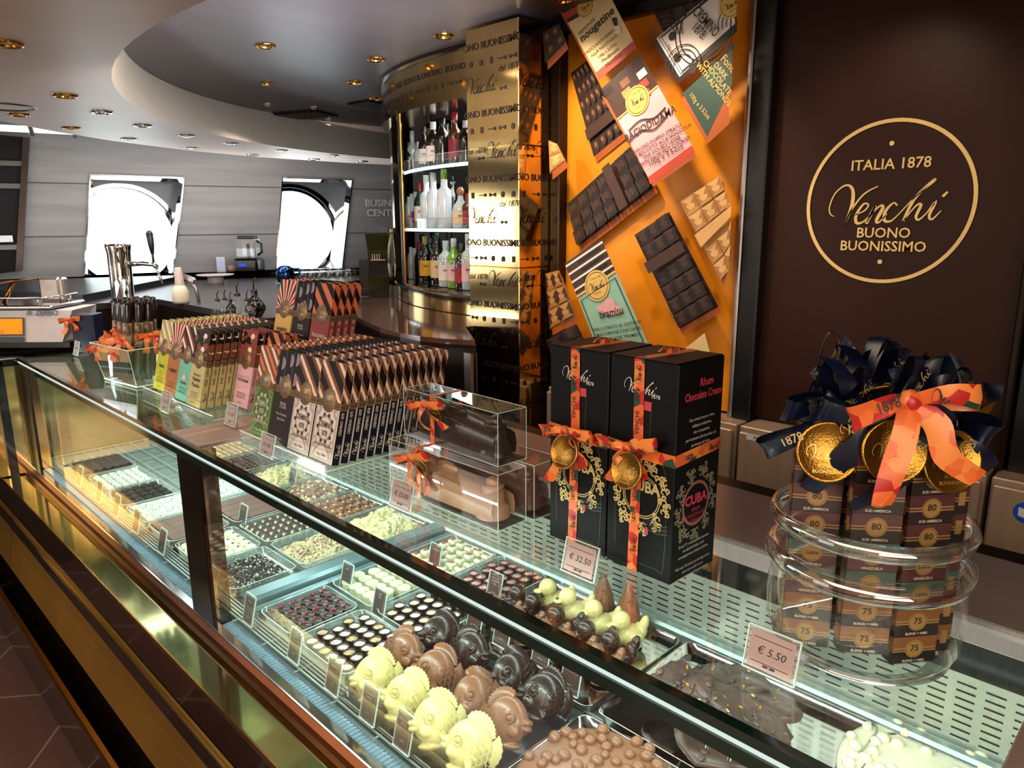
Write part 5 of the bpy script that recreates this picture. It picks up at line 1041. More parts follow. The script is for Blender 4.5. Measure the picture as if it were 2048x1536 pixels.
# ---------------------------------------------------------------- the two black liqueur boxes
m_bx = mat('black carton', '#030303', .5, 0, .2); m_red = mat('red print', '#b8354a', .5); m_wh = mat('white print', '#cfc8c2', .5); m_gd = mat('pale gold print', '#d3c07c', .4, .3); m_gy = mat('grey gold print', '#8f856b', .45, .3); m_ln = mat('grey outline', '#4a4a4c', .4)
PB = [m_red, m_wh, m_gd, m_gy, m_ln, K['ink']]
def rum_box(label, loc, rz, wy, dx, h, side):
    r = thing('liqueur_box', label, 'gift box', loc, rz, 'black ribboned boxes'); b = MB(); b.box((dx/2, 0, h/2), (dx, wy, h), 0, None, .0012); b.box((dx/2-.002, 0, h+.0006), (dx, wy-.004, .0012), 0, None, .0005); b.build('carton', [m_bx], r)
    F = FR((-.0004, 0, 0), (0, -1, 0), (0, 0, 1)); S = FR((dx/2, -wy/2-.0004, 0), (1, 0, 0), (0, 0, 1)); g = MB()
    logo(g, -.004, h*.875, .056, 1, F, 0, 1); g.text('1878', .008, .022, h*.835, 1, F)
    g.rect(.004, h*.775, .016, h*.815, 0, F); g.line(cat_rom([(.016, h*.775), (.017, h*.6), (.044, h*.5), (.046, h*.08), (.03, h*.05), (-.02, h*.05)], 6), .0007, 4, F); g.line(cat_rom([(.002, h*.775), (-.002, h*.6), (-.04, h*.5), (-.042, h*.1)], 6), .0007, 4, F)
    for cx, cy, FF, mt, ms in ((.004, h*.375, F, 2, 2), (0, h*.345, S, 3, 3)):
        for rr_ in (.029, .032): g.ring(cx, cy, rr_, rr_+.0012, mt, FF, 44)
        if FF is S: g.ring(cx, cy, .0303, .0318, 0, FF, 44, .0001)
        for k in range(18):
            a = 2*PI*k/18; scroll(g, cx+.040*math.cos(a), cy+.043*math.sin(a), .013, ms, FF, .0001, 1 if k % 2 else -1, a-.6, .10)
            if k % 2: scroll(g, max(-wy*.43, min(wy*.43, cx+.048*math.cos(a+.2))), cy+.055*math.sin(a+.2), .011, ms, FF, .0001, 1 if k % 4 == 1 else -1, a+.9, .10)
    g.text('CUBA', .023, .008, h*.40, 2, F, z=.0002, bold=.03, sx=.9); g.text('CUBA', .020, 0, h*.345, 0, S, z=.0002, bold=.04)
    for i, t in enumerate(('RHUM', 'CHOCOLATE', 'CREAM')): g.text(t, .0075, 0, h*.31-.0085*i, 0, S, z=.0002)
    g.text('Rhum', .0155, .012, h*.885, 0, S, bold=.03, sx=.9); g.text('Chocolate Cream', .0155, .006, h*.83, 0, S, bold=.03, sx=.80)
    for i, t in enumerate(('Una crema di cacao e rhum,', 'vellutata e inebriante,', 'che vi conquistera', 'per il carattere del cioccolato e la', 'persistenza del rhum.', '', 'Creata ispirandosi al celebre')): g.text(t, .0062, .005, h*.735-i*.0092, 1, S, sx=.88)
    for i, t in enumerate(('Di soli 17°, e ottima gustata in purezza', 'sia calda che fredda o come', 'accompagnamento al dessert preferito.', '', 'With only 17% alcohol you can enjoy it pure,', 'either hot or cold, or as an', 'accompaniment to your favourite dessert.')): g.text(t, .0058, 0, h*.155-i*.0082, 1, S, sx=.82)
    for k in range(5): g.line(cat_rom([(.008, h*.27-.003*k), (.025, h*.275-.004*k), (.035, h*.26-.003*k), (.05, h*.27-.003*k)], 5), .0012, 5 if k % 2 else 4, F, .0002)
    g.rect(.012, h*.20, .018, h*.235, 0, F, .0001)
    g.build('print', PB, r)
    # ribbon round the box
    b = MB(); w = .0175; e = .0012; X = -.012
    def strip(P, s_): b.sheet([[tuple(Vector(p)-Vector(s_)*w/2) for p in P], [tuple(Vector(p)+Vector(s_)*w/2) for p in P]], 0, None, False)
    strip([(-e, X*-1-.004, 0), (-e, .004, h*.59), (-e, -.002+.008, h+e), (dx*.5, -.004, h+e*1.2), (dx+e, -.006, h+e), (dx+e, 0, 0)], (0, 1, 0)); strip([(dx/2, wy/2+e, h*.585), (-e, wy/2+e, h*.585), (-e, 0, h*.575), (-e, -wy/2-e, h*.575), (dx, -wy/2-e, h*.595)], (0, 0, 1)); rb = b.build('ribbon', [m_rib], r)
    g = MB(); FV = FR((-.0028, .006, 0), (0, -1, 0), (0, 0, 1))
    for z_, t in ((.04, 'v'), (.085, '1878'), (.125, 'VENCHI'), (.225, 'VENCHI'), (.265, '1878'), (.295, 'v')):
        if t == 'v': logo(g, 0, z_, .028, 0, FV, 0, 1.6, PI/2)
        else: g.text(t, .0095, .003, z_, 0, FV, rot=PI/2, bold=.01)
    FS = FR((dx/2, -wy/2-.0022, h*.585), (1, 0, .05), (0, 0, 1)); g.text('1878', .0095, -.025, -.004, 0, FS, bold=.01); logo(g, .035, 0, .026, 0, FS, 0, 1.6); g.build('ribbon_print', [K['ink']], rb)
    # rosette on the top and the bow
    b = MB()
    for k in range(6): a = k*PI/3+.3; b.sheet([[(0, 0, .001), (.012*math.cos(a), .012*math.sin(a), .008), (.018*math.cos(a), .018*math.sin(a), .002)], [(.004*math.cos(a+1.5), .004*math.sin(a+1.5), .002), (.012*math.cos(a+.5), .012*math.sin(a+.5), .009), (.018*math.cos(a+.45), .018*math.sin(a+.45), .003)]])
    b.build('top_rosette', [m_rib], r, (dx*.5, -.004, h+.002))
    Fb = FR((-.006, .012, h*.575), (0, -1, 0), (0, 0, 1)); bow('bow', .050, .021, m_rib, r, Fb @ TR(0, .008, .004) @ RZ(.15), 5+int(wy*1000)+(3 if side else 0), 2, False, ('1878', K['ink'])); medal_(r, Fb @ TR(.010, -.020, .022) @ RX(-.25), .0265)
a, f, c_ = pz(1094, 1073.5, ZT+.001), pz(1341, 1170, ZT+.001), pz(1438, 1126, ZT+.001)
rz = -.045
rum_box('black liqueur gift box with orange ribbon, the one beside the clear gift boxes', (f.x+.004, f.y+.1765, ZT+.001), rz*.5, .115, .108, .316, 0); rum_box('black liqueur gift box with red lettering on its side, nearer the glass jar', (f.x+.0, f.y+.058, ZT+.001), rz, .116, .110, .316, 1)
# ---------------------------------------------------------------- clear gift boxes with chocolate figures
def steam(m, L_):
    """long ribbed hull with curled edges and a stepped round tower at one end"""
    b = MB(); n = 30; rows = []
    for i in range(n+1):
        t = i/n; y = L_*(.5-t); wv = .0265*(min(1, .35+2.2*t) if t < .35 else 1)*(1-.15*max(0, t-.7)); hv = .074-.024*t+.012*max(0, .25-t)*4*.5
        rows.append([(-wv*1.0, y, .004), (-wv*1.1, y, hv*.45), (-wv*.95+.0015*math.sin(i*2.2), y, hv*.8), (-wv*.5, y, hv), (0, y, hv*1.06), (wv*.5, y, hv), (wv*.95, y, hv*.8), (wv*1.1, y, hv*.45), (wv, y, .004)])
    b.sheet(rows)
    for k in range(4): b.tube([(-.0235-.001*k, L_*(.38-.2*k*.3), .02+.01*k), (-.026, L_*(.18-.12*k*.5), .024+.009*k), (-.024, L_*(-.02-.1*k*.5), .02+.009*k)], .0025, 6)
    b.ell((-.010, L_*.02, .066), (.008, .03, .012)); b.ell((0, L_*.42, .074), (.012, .018, .012))
    b.lathe([(.030, 0), (.030, .010), (.026, .013), (.026, .022), (.021, .026), (.019, .052), (.021, .056), (.0, .058)], 28, 0, TR(0, -L_*.40, .002)); b.lathe([(.012, .058), (.011, .066), (.004, .07), (0, .07)], 16, 0, TR(0, -L_*.40, .002))
    return b.mesh('figure', [m])
def clear_box(label, M, wx, ly, h, mt, sd, bowpos, base=None):
    r = thing('clear_gift_box', label, 'gift box', M=M, group='clear gift boxes'); b = MB()
    b.box((0, 0, h/2), (wx, ly, h)); b.build('box', [K['acrylic_box']], r); b = MB()
    for sx in (-1, 1):
        for sy in (-1, 1): b.box((sx*wx/2, sy*ly/2, h/2), (.0008, .0008, h))
        for z in (0, h): b.box((sx*wx/2, 0, z), (.0008, ly, .0008)); b.box((0, sx*ly/2, z), (wx, .0008, .0008))
    b.build('edges', [K['acr_edge']], r); b = MB(); b.box((0, 0, .002), (wx-.004, ly-.004, .003)); b.build('base_card', [mat('base card', '#2f2018', .5)], r)
    link('chocolate_figure', steam(mt, ly*.86), r, (0, 0, .004))
    if bowpos is None: return
    b = MB(); w = .012; y = bowpos; e = .0008; b.sheet([[(-wx/2-e, y+s_*w/2, 0.0), (-wx/2-e, y+s_*w/2, h+e), (wx/2+e, y+s_*w/2, h+e), (wx/2+e, y+s_*w/2, 0.0)] for s_ in (-1, 1)], 0, None, False); b.build('ribbon', [m_rib], r)
    bow('bow', .052, .021, m_rib, r, TR(-wx*.5-.012, y, h-.012) @ FR((0, 0, 0), (0, -1, 0), (-.25, 0, 1)) @ RZ(.2), sd); medal_(r, TR(-wx*.5-.02, y-.03, h-.02) @ FR((0, 0, 0), (0, -1, 0), (-.5, 0, 1)), .02)
L_, wx = .30, .066; h1 = pxx(998, 986, .786).z-ZT
clear_box('clear gift box with a milk chocolate figure, lowest at the front of the pile', TR(.814, .965, ZT+.001), wx, L_, .098, mat('caramel chocolate', '#9c785a', .35, noise=.1), 4, .06); clear_box('clear gift box with a reddish brown figure, standing behind the lowest front one', TR(.89, .955, ZT+.001), wx, L_, .098, mat('ruby chocolate', '#5a342c', .35, noise=.1), 6, None)
clear_box('clear gift box with a dark chocolate figure and orange bow, on top of the pile', TR(.845, .975, ZT+.001+.0998) @ RZ(math.radians(-2)), wx, .27, .092, K['dark_choc'], 9, .045)
# ---------------------------------------------------------------- glass jar of ribboned chocolate stacks
JX, JY, JR = .862, .270, .106
r = thing('glass_jar', 'round glass jar full of chocolate stacks with navy bows, on the glass top', 'jar', (JX, JY, ZT+.001)); jg = glass('jar glass', (.965, .98, .972), .03, .8, 3.4, gcol=(1, 1, 1)); b = MB()
b.lathe([(0, .004), (JR*.8, .004), (JR*.93, .010), (JR*1.0, .026), (JR*1.02, .06), (JR*1.0, .098), (JR*1.0, .106)], 72); b.lathe([(JR*.95, .128), (JR*.95, .150)], 72); b.build('body', [jg], r)
jr = glass('jar rim glass', (.9, .95, .93), .22, .9, 1.6)
b = MB(); b.lathe([(JR*.96, .100), (JR*1.04, .104), (JR*1.07, .111), (JR*1.06, .119), (JR*.98, .127), (JR*.93, .126)], 72); b.build('shoulder_ring', [jr], r)
b = MB(); b.lathe([(JR*.95, .148), (JR*1.02, .152), (JR*1.05, .160), (JR*1.03, .168), (JR*.98, .171), (JR*.94, .166), (JR*.93, .15)], 72); b.build('rim', [jr], r)
b = MB(); b.lathe([(JR*.70, 0), (JR*.86, .001), (JR*.93, .006), (JR*.86, .009), (JR*.72, .006)], 72); b.build('foot_ring', [jr], r)
PK2 = {k: mat('stack '+k, c, .42) for k, c in dict(brown='#20110e', maroon='#4a2425', teal='#365145', orange='#754722', black='#0e0c0b', gold='#94713e', ink='#20140f', text='#c7b79c', dark='#1c100e').items()}
SK = list(PK2); SM = [PK2[k] for k in SK]; sk = lambda k: SK.index(k)
def stack_mesh(order):
    w, d, u = .052, .017, .0335; b = MB(); b.box((0, 0, u*7/2), (w, d, u*7), sk('dark'), None, .001)
    for FF, ww in ((FR((0, -d/2-.0003, 0), (1, 0, 0), (0, 0, 1)), w), (FR((w/2+.0003, 0, 0), (0, 1, 0), (0, 0, 1)), d), (FR((-w/2-.0003, 0, 0), (0, -1, 0), (0, 0, 1)), d)):
        for k, o in enumerate(order):
            z0 = k*u; up_, lo_, t1_, t2_ = {'80': ('maroon', 'brown', '80', 'SUD AMERICA'), 'L': ('teal', 'maroon', 'Latte', 'VENEZUELA'), '75': ('orange', 'black', '75', 'BLEND + NIBS')}[o]
            b.rect(-ww/2, z0+.0005, ww/2, z0+u*.5, sk(lo_), FF); b.rect(-ww/2, z0+u*.5, ww/2, z0+u-.0005, sk(up_), FF)
            for q in (.44, .54): b.rect(-ww/2, z0+u*q, ww/2, z0+u*(q+.045), sk('gold'), FF, .0001)
            if ww > .03: b.disc(0, z0+u*.54, .0112, sk('gold'), FF, 22, .0002); b.ring(0, z0+u*.54, .0097, .0101, sk('ink'), FF, 22, .0003); b.text(t1_, .0105 if len(t1_) < 3 else .007, 0, z0+u*.46, sk('ink'), FF, z=.0003, bold=.02); b.text(t2_, .0042, 0, z0+u*.06, sk('text'), FF, z=.0002, bold=.02)
            else: b.rect(-.004, z0+u*.3, .004, z0+u*.78, sk('gold'), FF, .0002)
    return b.mesh('chocolates', SM)
sm_ = stack_mesh(['75', '75', 'L', 'L', '80', '80', '80']); cello = glass('cellophane', (.97, .97, .96), .035, .45, 2.5)
b = MB(); b.box((0, 0, .119), (.0535, .0185, .240)); b.lathe([(.020, .238), (.008, .262), (.004, .272), (.012, .286), (.022, .296)], 12, 0, SCL(1, .5, 1)); cm_ = b.mesh('cellophane', [cello])
place = [(-.068, .040, -58, 0), (-.058, -.022, -52, 0), (-.018, -.062, -38, 0), (.036, -.066, 52, 0), (.060, -.044, 52, 0), (-.022, .012, -50, 0), (-.012, .062, -40, 0), (.022, .03, -50, 0), (.052, .012, 60, 0)]
desc = ['by the black boxes', 'second from the black boxes', 'facing forward in the middle', 'turned edge on', 'at the side towards the brown panel', 'in the centre', 'behind the second stack', 'at the back of the jar', 'edge on at the back']
hv = [.0, .012, -.004, .004, 0, .012, .02, .015, .012]
for k, (x, y, a, tl) in enumerate(place):
    rr_ = thing('chocolate_stack', 'cellophane stack of small chocolates in the glass jar, '+desc[k], 'packaged chocolates', (JX+x*.98, JY+y*.98, ZT+.013+max(0, hv[k])), math.radians(a), 'ribboned chocolate stacks in the jar'); link('chocolates', sm_, rr_); link('cellophane', cm_, rr_)
    m_ = m_rib if k in (3,) else m_nav; random.seed(40+k); fa = random.uniform(-.5, .5)
    Fb = TR(0, -.004, .270) @ RZ(fa) @ FR((0, 0, 0), (1, 0, 0), (0, -.25, 1))
    bow('bow', .068 if k != 3 else .062, .028 if k != 3 else .028, m_, rr_, Fb @ RZ(random.uniform(-.5, .5)) if k != 3 else (TR(*rr_.location) @ RZ(rr_.rotation_euler.z)).inverted() @ FR(EYE+ray(1815, 800)*(.735/ray(1815, 800).dot(FW)), (.707, -.707, 0), (.1, .1, 1)) @ RZ(.25), 60+k, 2, k in (4, 5, 6, 7), ('1878', m_gtx if m_ is m_nav else K['ink']))
    ex = bow('bow', .050, .024, m_nav, rr_, Fb @ TR(.01, .012, -.03) @ RZ(1.3+random.uniform(-.6, .6)) @ RX(.5), 90+k, 2, False, ('1878', m_gtx))
    if k in (0, 1, 2, 4, 7): medal_(rr_, TR(.004, -.024, .243 if k < 3 else .265) @ FR((0, 0, 0), (1, 0, 0), (0, .18 if k < 3 else -1.2, 1)), .033)
# ---------------------------------------------------------------- far end: clear box of chocolate sticks, navy box, scale
p = pz(250, 768, ZT+.001); r = thing('acrylic_bin', 'flared clear acrylic bin of chocolate sticks at the far end of the glass top', 'display box', (p.x+.06, p.y+.02, ZT+.001), .12); b = MB()
bx = lambda s, z, k=1: [(s*.07*k, -.11*s*k, z), (s*.07*k, .11*s*k, z), (-s*.07*k, .11*s*k, z), (-s*.07*k, -.11*s*k, z)]
q0, q1 = bx(1, .004), [(x*1.35, y*1.2, z) for x, y, z in bx(1, .125)]; b.add(q0+q1, [(i, (i+1) % 4, 4+(i+1) % 4, 4+i) for i in range(4)]+[(0, 1, 2, 3)]); b.build('bin', [K['acrylic']], r); b = MB(); b.tube(q1, .0016, 5, 0, None, True); b.tube(q0, .003, 5, 0, None, True)
for i in range(4): b.tube([q0[i], q1[i]], .0012, 5)
b.build('edges', [K['acr_edge']], r); bx0, by0 = p.x+.06, p.y+.02
m_wrap = mixed('beige printed wrap', '#b39b80', '#5a4638', 30, .5, .6, .45); m_gw = mat('green wrap', '#1f3a2a', .35)
b = MB(); b.lathe([(.0, 0), (.016, 0), (.016, .17), (.017, .21)], 14, 0); b.lathe([(.0165, .11), (.0168, .19)], 14, 1); b.lathe([(.0165, .19), (.0185, .21), (.0185, .245), (.012, .262), (0, .264)], 14, 2); b.lathe([(.0166, .02), (.0167, .10)], 14, 3); stm = b.mesh('stick', [K['dark_choc'], m_wrap, mat('glossy dark cap', '#1a1113', .2, coat=.3), m_gw])
for k in range(11):
    x, y = -.05+.031*(k % 4), .085-.055*(k//4)-.012*(k % 4)*0+.005*(k % 3); o = link('chocolate_stick', stm, None, M=TR(bx0+x, by0+y, ZT+.007) @ RY(.10) @ RX(.02) @ SCL(.8, .8, 1)); tag(o, 'dark capped chocolate stick with a beige printed wrap in the clear bin', 'chocolate stick', 'chocolate sticks in the bin')
for k, (x, y, z) in enumerate(((-.06, -.06, .15), (-.05, .03, .14), (.01, -.10, .16), (-.085, .1, .12), (.05, -.125, .16))):
    o = bow('ribbon_bow', .045, .022, m_rib, None, TR(bx0+x, by0+y, ZT+z) @ FR((0, 0, 0), (.7, -.7, 0), (0, 0, 1)) @ RZ(.5*k-1), 80+k); tag(o, 'orange floral bow tied on the chocolate sticks in the clear bin', 'ribbon', 'orange bows on the clear bin')
p = pz(176, 704, ZT+.001); r = thing('navy_box', 'navy gift box with an orange bow beside the shop scale', 'gift box', (p.x+.02, p.y+.03, ZT+.001), math.radians(-38)); b = MB(); b.box((0, 0, .075), (.085, .09, .15), 0, None, .001); b.build('carton', [mat('navy carton', '#0d1730', .3)], r); bow('bow', .04, .02, m_rib, r, TR(-.045, -.05, .135) @ FR((0, 0, 0), (1, 0, 0), (0, 0, 1)), 90)
# shop scale on a service counter past the end of the case
b = MB(); b.box((.97, 3.69, .57), (.70, .38, 1.138)); b.box((.88, 3.69, 1.145), (.84, .40, .012)); o = b.build('service_counter', [K['bronze']]); tag(o, 'dark service counter past the far end of the display case, under the scale', 'counter')
p = pz(60, 700, ZT+.001); p = p+Vector((.0, .05, 0)); r = thing('shop_scale', 'white shop scale with an orange lit display on the dark service counter', 'scale', (p.x, p.y, ZT+.0015), math.radians(-45)); m_sc = mat('scale housing', '#b9adac', .4)
b = MB(); b.prism([(-.30, -.09), (.235, -.09), (.205, .16), (-.30, .16)], .018, .04, 1); b.add([(-.30, -.085, .03), (.20, -.085, .03), (.245, -.06, .165), (-.30, -.06, .165), (-.30, .16, .03), (.2, .16, .03), (.22, .16, .165), (-.30, .16, .165)], [(0, 1, 2, 3), (1, 5, 6, 2), (5, 4, 7, 6), (4, 0, 3, 7), (3, 2, 6, 7)], 0); b.build('housing', [m_sc, K['black']], r)
FS = FR((-.02, -.0775, .10), (1, 0, 0), (0, .18, 1)); b = MB(); b.rect(-.30, -.034, .075, .038, 1, FS, .0012); b.rect(-.30, -.028, .068, .033, 0, FS, .0018)
for x, t in ((-.118, '2000'), (-.02, '7500'), (.06, '0')): b.text(t, .018, x, -.024, 1, FS, z=.0022, sx=.8)
b.rect(-.04, -.058, .075, -.038, 1, FS, .0012); b.build('display', [emis('lit amber display', '#ff8a1e', 1.1), K['black']], r); b = MB(); b.text('ZERBO', .03, .12, .046, 0, FS, 'LEFT', .002, bold=.02); b.text('A', .03, .085, .046, 0, FS, 'LEFT', .002, bold=.02); b.build('lettering', [mat('blue grey letters', '#243a5c', .4)], r)
b = MB(); b.box((-.06, .05, .178), (.46, .24, .016), 0, None, .006); b.build('platter', [K['steel_mirror']], r); b = MB()
b.tube([(-.3, -.07, .215), (.13, -.07, .215), (.15, -.06, .215), (.15, .15, .215)], .004, 8)
for x, y in ((-.2, -.07), (.12, -.07), (.15, .1)): b.tube([(x, y, .185), (x, y, .215)], .003, 6)
b.build('guard_rail', [K['chrome']], r); b = MB(); b.add([(-.3, -.04, .235), (.02, -.05, .285), (.02, .12, .285), (-.3, .14, .235), (-.3, -.04, .231), (.02, -.05, .281), (.02, .12, .281), (-.3, .14, .231)], [(0, 1, 2, 3), (7, 6, 5, 4), (0, 4, 5, 1), (1, 5, 6, 2), (3, 2, 6, 7)]); b.tube([(-.16, .05, .185), (-.18, .05, .24)], .012, 10); b.tube([(-.1, .05, .185), (-.05, .05, .27)], .008, 10); b.build('pan', [K['gold']], r); b = MB(); b.box((.06, .12, .235), (.09, .03, .10), 0, None, .01); b.box((.115, .12, .235), (.025, .04, .10), 0, None, .008); b.build('side_column', [K['steel']], r)
# ---------------------------------------------------------------- round bar display with shelves of bottles
CX, CY = 3.45, 2.25; dg = math.radians
def on_cyl(px, py, r):
    q = ray(px, py); a = q.x*q.x+q.y*q.y; b = -2*(q.x*CX+q.y*CY); c = CX*CX+CY*CY-r*r; D = max(0, b*b-4*a*c); t = (-b-math.sqrt(D))/(2*a); p = EYE+q*t; return p
root = thing('bar_display', 'round gold mirrored bar display with lit glass shelves, left of the gold pillar', 'bar shelving', (CX, CY, 0))
A0, A1 = dg(118), dg(200)
def arc(r, z0, z1, a0, a1, m, name, parent=root, n=48, r2=None): b = MB(); b.lathe([(r, z0), (r2 or r, z1)], n, 0, None, True, a0, a1); return b.build(name, m, parent)
hd = arc(1.5, 2.115, 2.285, A0, A1, [K['gold_mirror']], 'header'); b = MB(); b.lathe([(1.5, 2.115), (1.30, 2.115)], 48, 0, None, False, A0, A1); b.lathe([(1.49, 2.283), (1.52, 2.287), (1.52, 2.2985), (1.3, 2.2985)], 48, 1, None, False, A0, A1); b.build('header_trim', [K['gold'], K['bronze']], hd)
g = MB(); words(g, 2.0, 2.118, 2.28, I4())
g.v = [(1.5012*math.cos(dg(164)+x/1.5*1), 1.5012*math.sin(dg(164)+x/1.5), y) for x, y, z in g.v]; g.build('header_lettering', [K['darkprint']], hd)
m_lit = emis('lit shelf edge', '#d8fff4', 2.2); m_shg = glass('shelf glass', (.85, .95, .93), .08, .6, 3)
for z in (1.627, 1.889):
    b = MB(); b.lathe([(1.42, z-.006), (1.10, z-.006)], 48, 0, None, False, A0, A1); b.lathe([(1.42, z), (1.10, z)], 48, 0, None, False, A0, A1); s_ = b.build('shelf', [m_shg], root)
    arc(1.42, z-.012, z+.002, dg(150), A1, [m_lit], 'lit_edge', s_); b = MB(); b.lathe([(1.425, z), (1.425, z+.045)], 48, 0, None, True, dg(151), A1); b.build('gallery_rail', [K['acrylic']], s_); b = MB(); b.lathe([(1.4245, z+.044), (1.426, z+.046)], 48, 0, None, True, dg(151), A1); b.build('rail_edge', [K['acr_edge']], s_)
arc(1.08, 1.3, 2.29, A0, A1, [mat('dark back mirror', '#3a2620', .08, .9)], 'back_mirror')
b = MB(); b.lathe([(1.08, 1.368), (1.40, 1.368), (1.455, 1.372), (1.47, 1.362), (1.47, 1.352)], 48, 0, None, False, A0, A1); b.build('base_shelf', [K['steel_mirror']], root); arc(1.455, 1.282, 1.355, A0, A1, [K['gold_mirror']], 'base_band')
g = MB(); words(g, 1.2, 1.285, 1.35, I4()); g.v = [(1.4565*math.cos(dg(168)+x/1.45), 1.4565*math.sin(dg(168)+x/1.45), y) for x, y, z in g.v]; g.build('base_lettering', [K['darkprint']], root)
arc(1.47, 1.37, 2.115, dg(120), dg(151.2), [K['gold_mirror']], 'side_panel', root, 20); b = MB(); p = on_cyl(803, 420, 1.46); x, y = p.x-CX, p.y-CY; a = math.atan2(y, x)
for da, r_, m_ in ((0, .013, K['black_gloss']), (.010, .006, K['gold'])): b = MB(); b.cyl(r_, 1.37, 2.115, 12, 0, TR(1.455*math.cos(a+da), 1.455*math.sin(a+da), 0)); b.build('jamb_post', [m_], root)
for z in (1.66, 1.93, 2.1): area('shelf_light', (CX+1.25*math.cos(dg(168)), CY+1.25*math.sin(dg(168)), z+.18 if z < 2 else 2.11), (.5, .12), 1.2, (.9, 1, .98), (0, 0, dg(78)))
# bottles
BG = {k: mat('bottle '+k, c, .08, 0, .6, coat=.5) for k, c in dict(green='#16301a', dark='#120c0c', amber='#4a2410', clear='#a9b3b5', frost='#c9cdd6', redw='#2a0a12', lime='#6f9a2a').items()}
LB = {k: mat('bottle label '+k, c, .5) for k, c in dict(white='#e3d3cd', red='#8f1a26', yellow='#d9991f', cream='#d9b58e', none='#222222', blue='#3a4f7a', pink='#d7b0b6').items()}; CP = {k: mat('cap '+k, c, .35) for k, c in dict(black='#121214', red='#8f1e22', green='#5c7a1e', silver='#b9b9bd', gold='#9a7434', cork='#a8744c', white='#ddd8d4').items()}
PF = {'wine': [(0, 0), (.036, .001), (.038, .006), (.038, .12), (.034, .14), (.018, .165), (.0145, .18), (.0145, .215)], 'spirit': [(0, 0), (.040, .001), (.042, .006), (.042, .125), (.038, .14), (.02, .155), (.0155, .165), (.0155, .20)], 'tall': [(0, 0), (.034, .001), (.036, .005), (.037, .14), (.033, .155), (.017, .168), (.0155, .19), (.0155, .232)], 'stout': [(0, 0), (.044, .001), (.047, .006), (.047, .08), (.038, .105), (.017, .13), (.0145, .15)], 'slim': [(0, 0), (.024, .001), (.026, .005), (.026, .13), (.02, .15), (.012, .165), (.012, .185)]}
_b = {}
def bottle(px, shelf, shape, gl, lb, cp, sc, label, dr=0):
    z = {0: 1.369, 1: 1.6275, 2: 1.8895}[shelf]; r_ = 1.34-dr
    y_ = {0: 575, 1: 455, 2: 330}[shelf]; p = on_cyl(px, y_, r_); key = (shape, gl, lb, cp)
    if key not in _b:
        pf = PF[shape]; b = MB(); b.lathe(pf, 20); m1 = b.mesh('body', [BG[gl]]); R_, H_ = max(q[0] for q in pf)+.0006, pf[-1][1]; b = MB(); b.lathe([(R_, H_*.16), (R_, H_*.50)], 16, 0, None, True, dg(-110), dg(110)); b.text('RISERVA', .012, 0, 0, 1, FR((R_+.0008, 0, H_*.36), (0, 1, 0), (0, 0, 1)), sx=.7, bold=.02) if lb != 'none' else None
        m2 = b.mesh('label', [LB[lb], K['ink']]); b = MB(); rn = pf[-1][0]+.001; b.lathe([(rn, H_*.86), (rn, H_+.006), (0, H_+.006)] if cp != 'cork' else [(rn*.8, H_), (.02, H_+.01), (.022, H_+.022), (.012, H_+.036), (0, H_+.038)], 14); m3 = b.mesh('cap', [CP[cp]]); _b[key] = (m1, m2, m3)
    a = math.atan2(-p.y, -p.x); r = thing('bottle', label, 'bottle', M=TR(p.x, p.y, z) @ RZ(a) @ SCL(sc*.84, sc*.84, sc), group=['bottles on the lowest bar shelf', 'bottles on the middle bar shelf', 'bottles on the top bar shelf'][shelf])
    for nm, me in zip(('body', 'label', 'cap'), _b[key]):
        if nm == 'label' and lb == 'none': continue
        link(nm, me, r)
T_ = ', on the top bar shelf'; M_ = ', on the middle bar shelf'; L0 = ', on the lowest bar shelf'
for px, sh, gl, lb, cp, sc, lab, dr in ((820, 'wine', 'green', 'none', 'green', .72, 'green bottle by the black post', .0), (831, 'wine', 'green', 'white', 'gold', .72, 'second green bottle from the black post', .0), (838, 'spirit', 'clear', 'blue', 'silver', .7, 'small clear bottle with a blue label', .0), (850, 'wine', 'dark', 'white', 'black', .9, 'dark bottle with a white two part label', .0), (868, 'spirit', 'dark', 'white', 'silver', .98, 'dark bottle with a tall white label and silver neck', .0), (886, 'spirit', 'dark', 'none', 'black', 1.0, 'plain black square shouldered bottle', .0), (911, 'tall', 'amber', 'red', 'red', .92, 'dark whisky bottle with a red label', .0), (932, 'spirit', 'dark', 'none', 'silver', .85, 'dark bottle half behind the pillar', .0), (826, 'tall', 'clear', 'none', 'silver', .9, 'clear bottle in the second row', .12), (860, 'tall', 'green', 'none', 'gold', .98, 'tall green bottle in the second row', .12), (897, 'tall', 'dark', 'none', 'black', .98, 'tall dark bottle in the second row', .12)): bottle(px, 2, sh, gl, lb, cp, sc, lab+T_, dr)
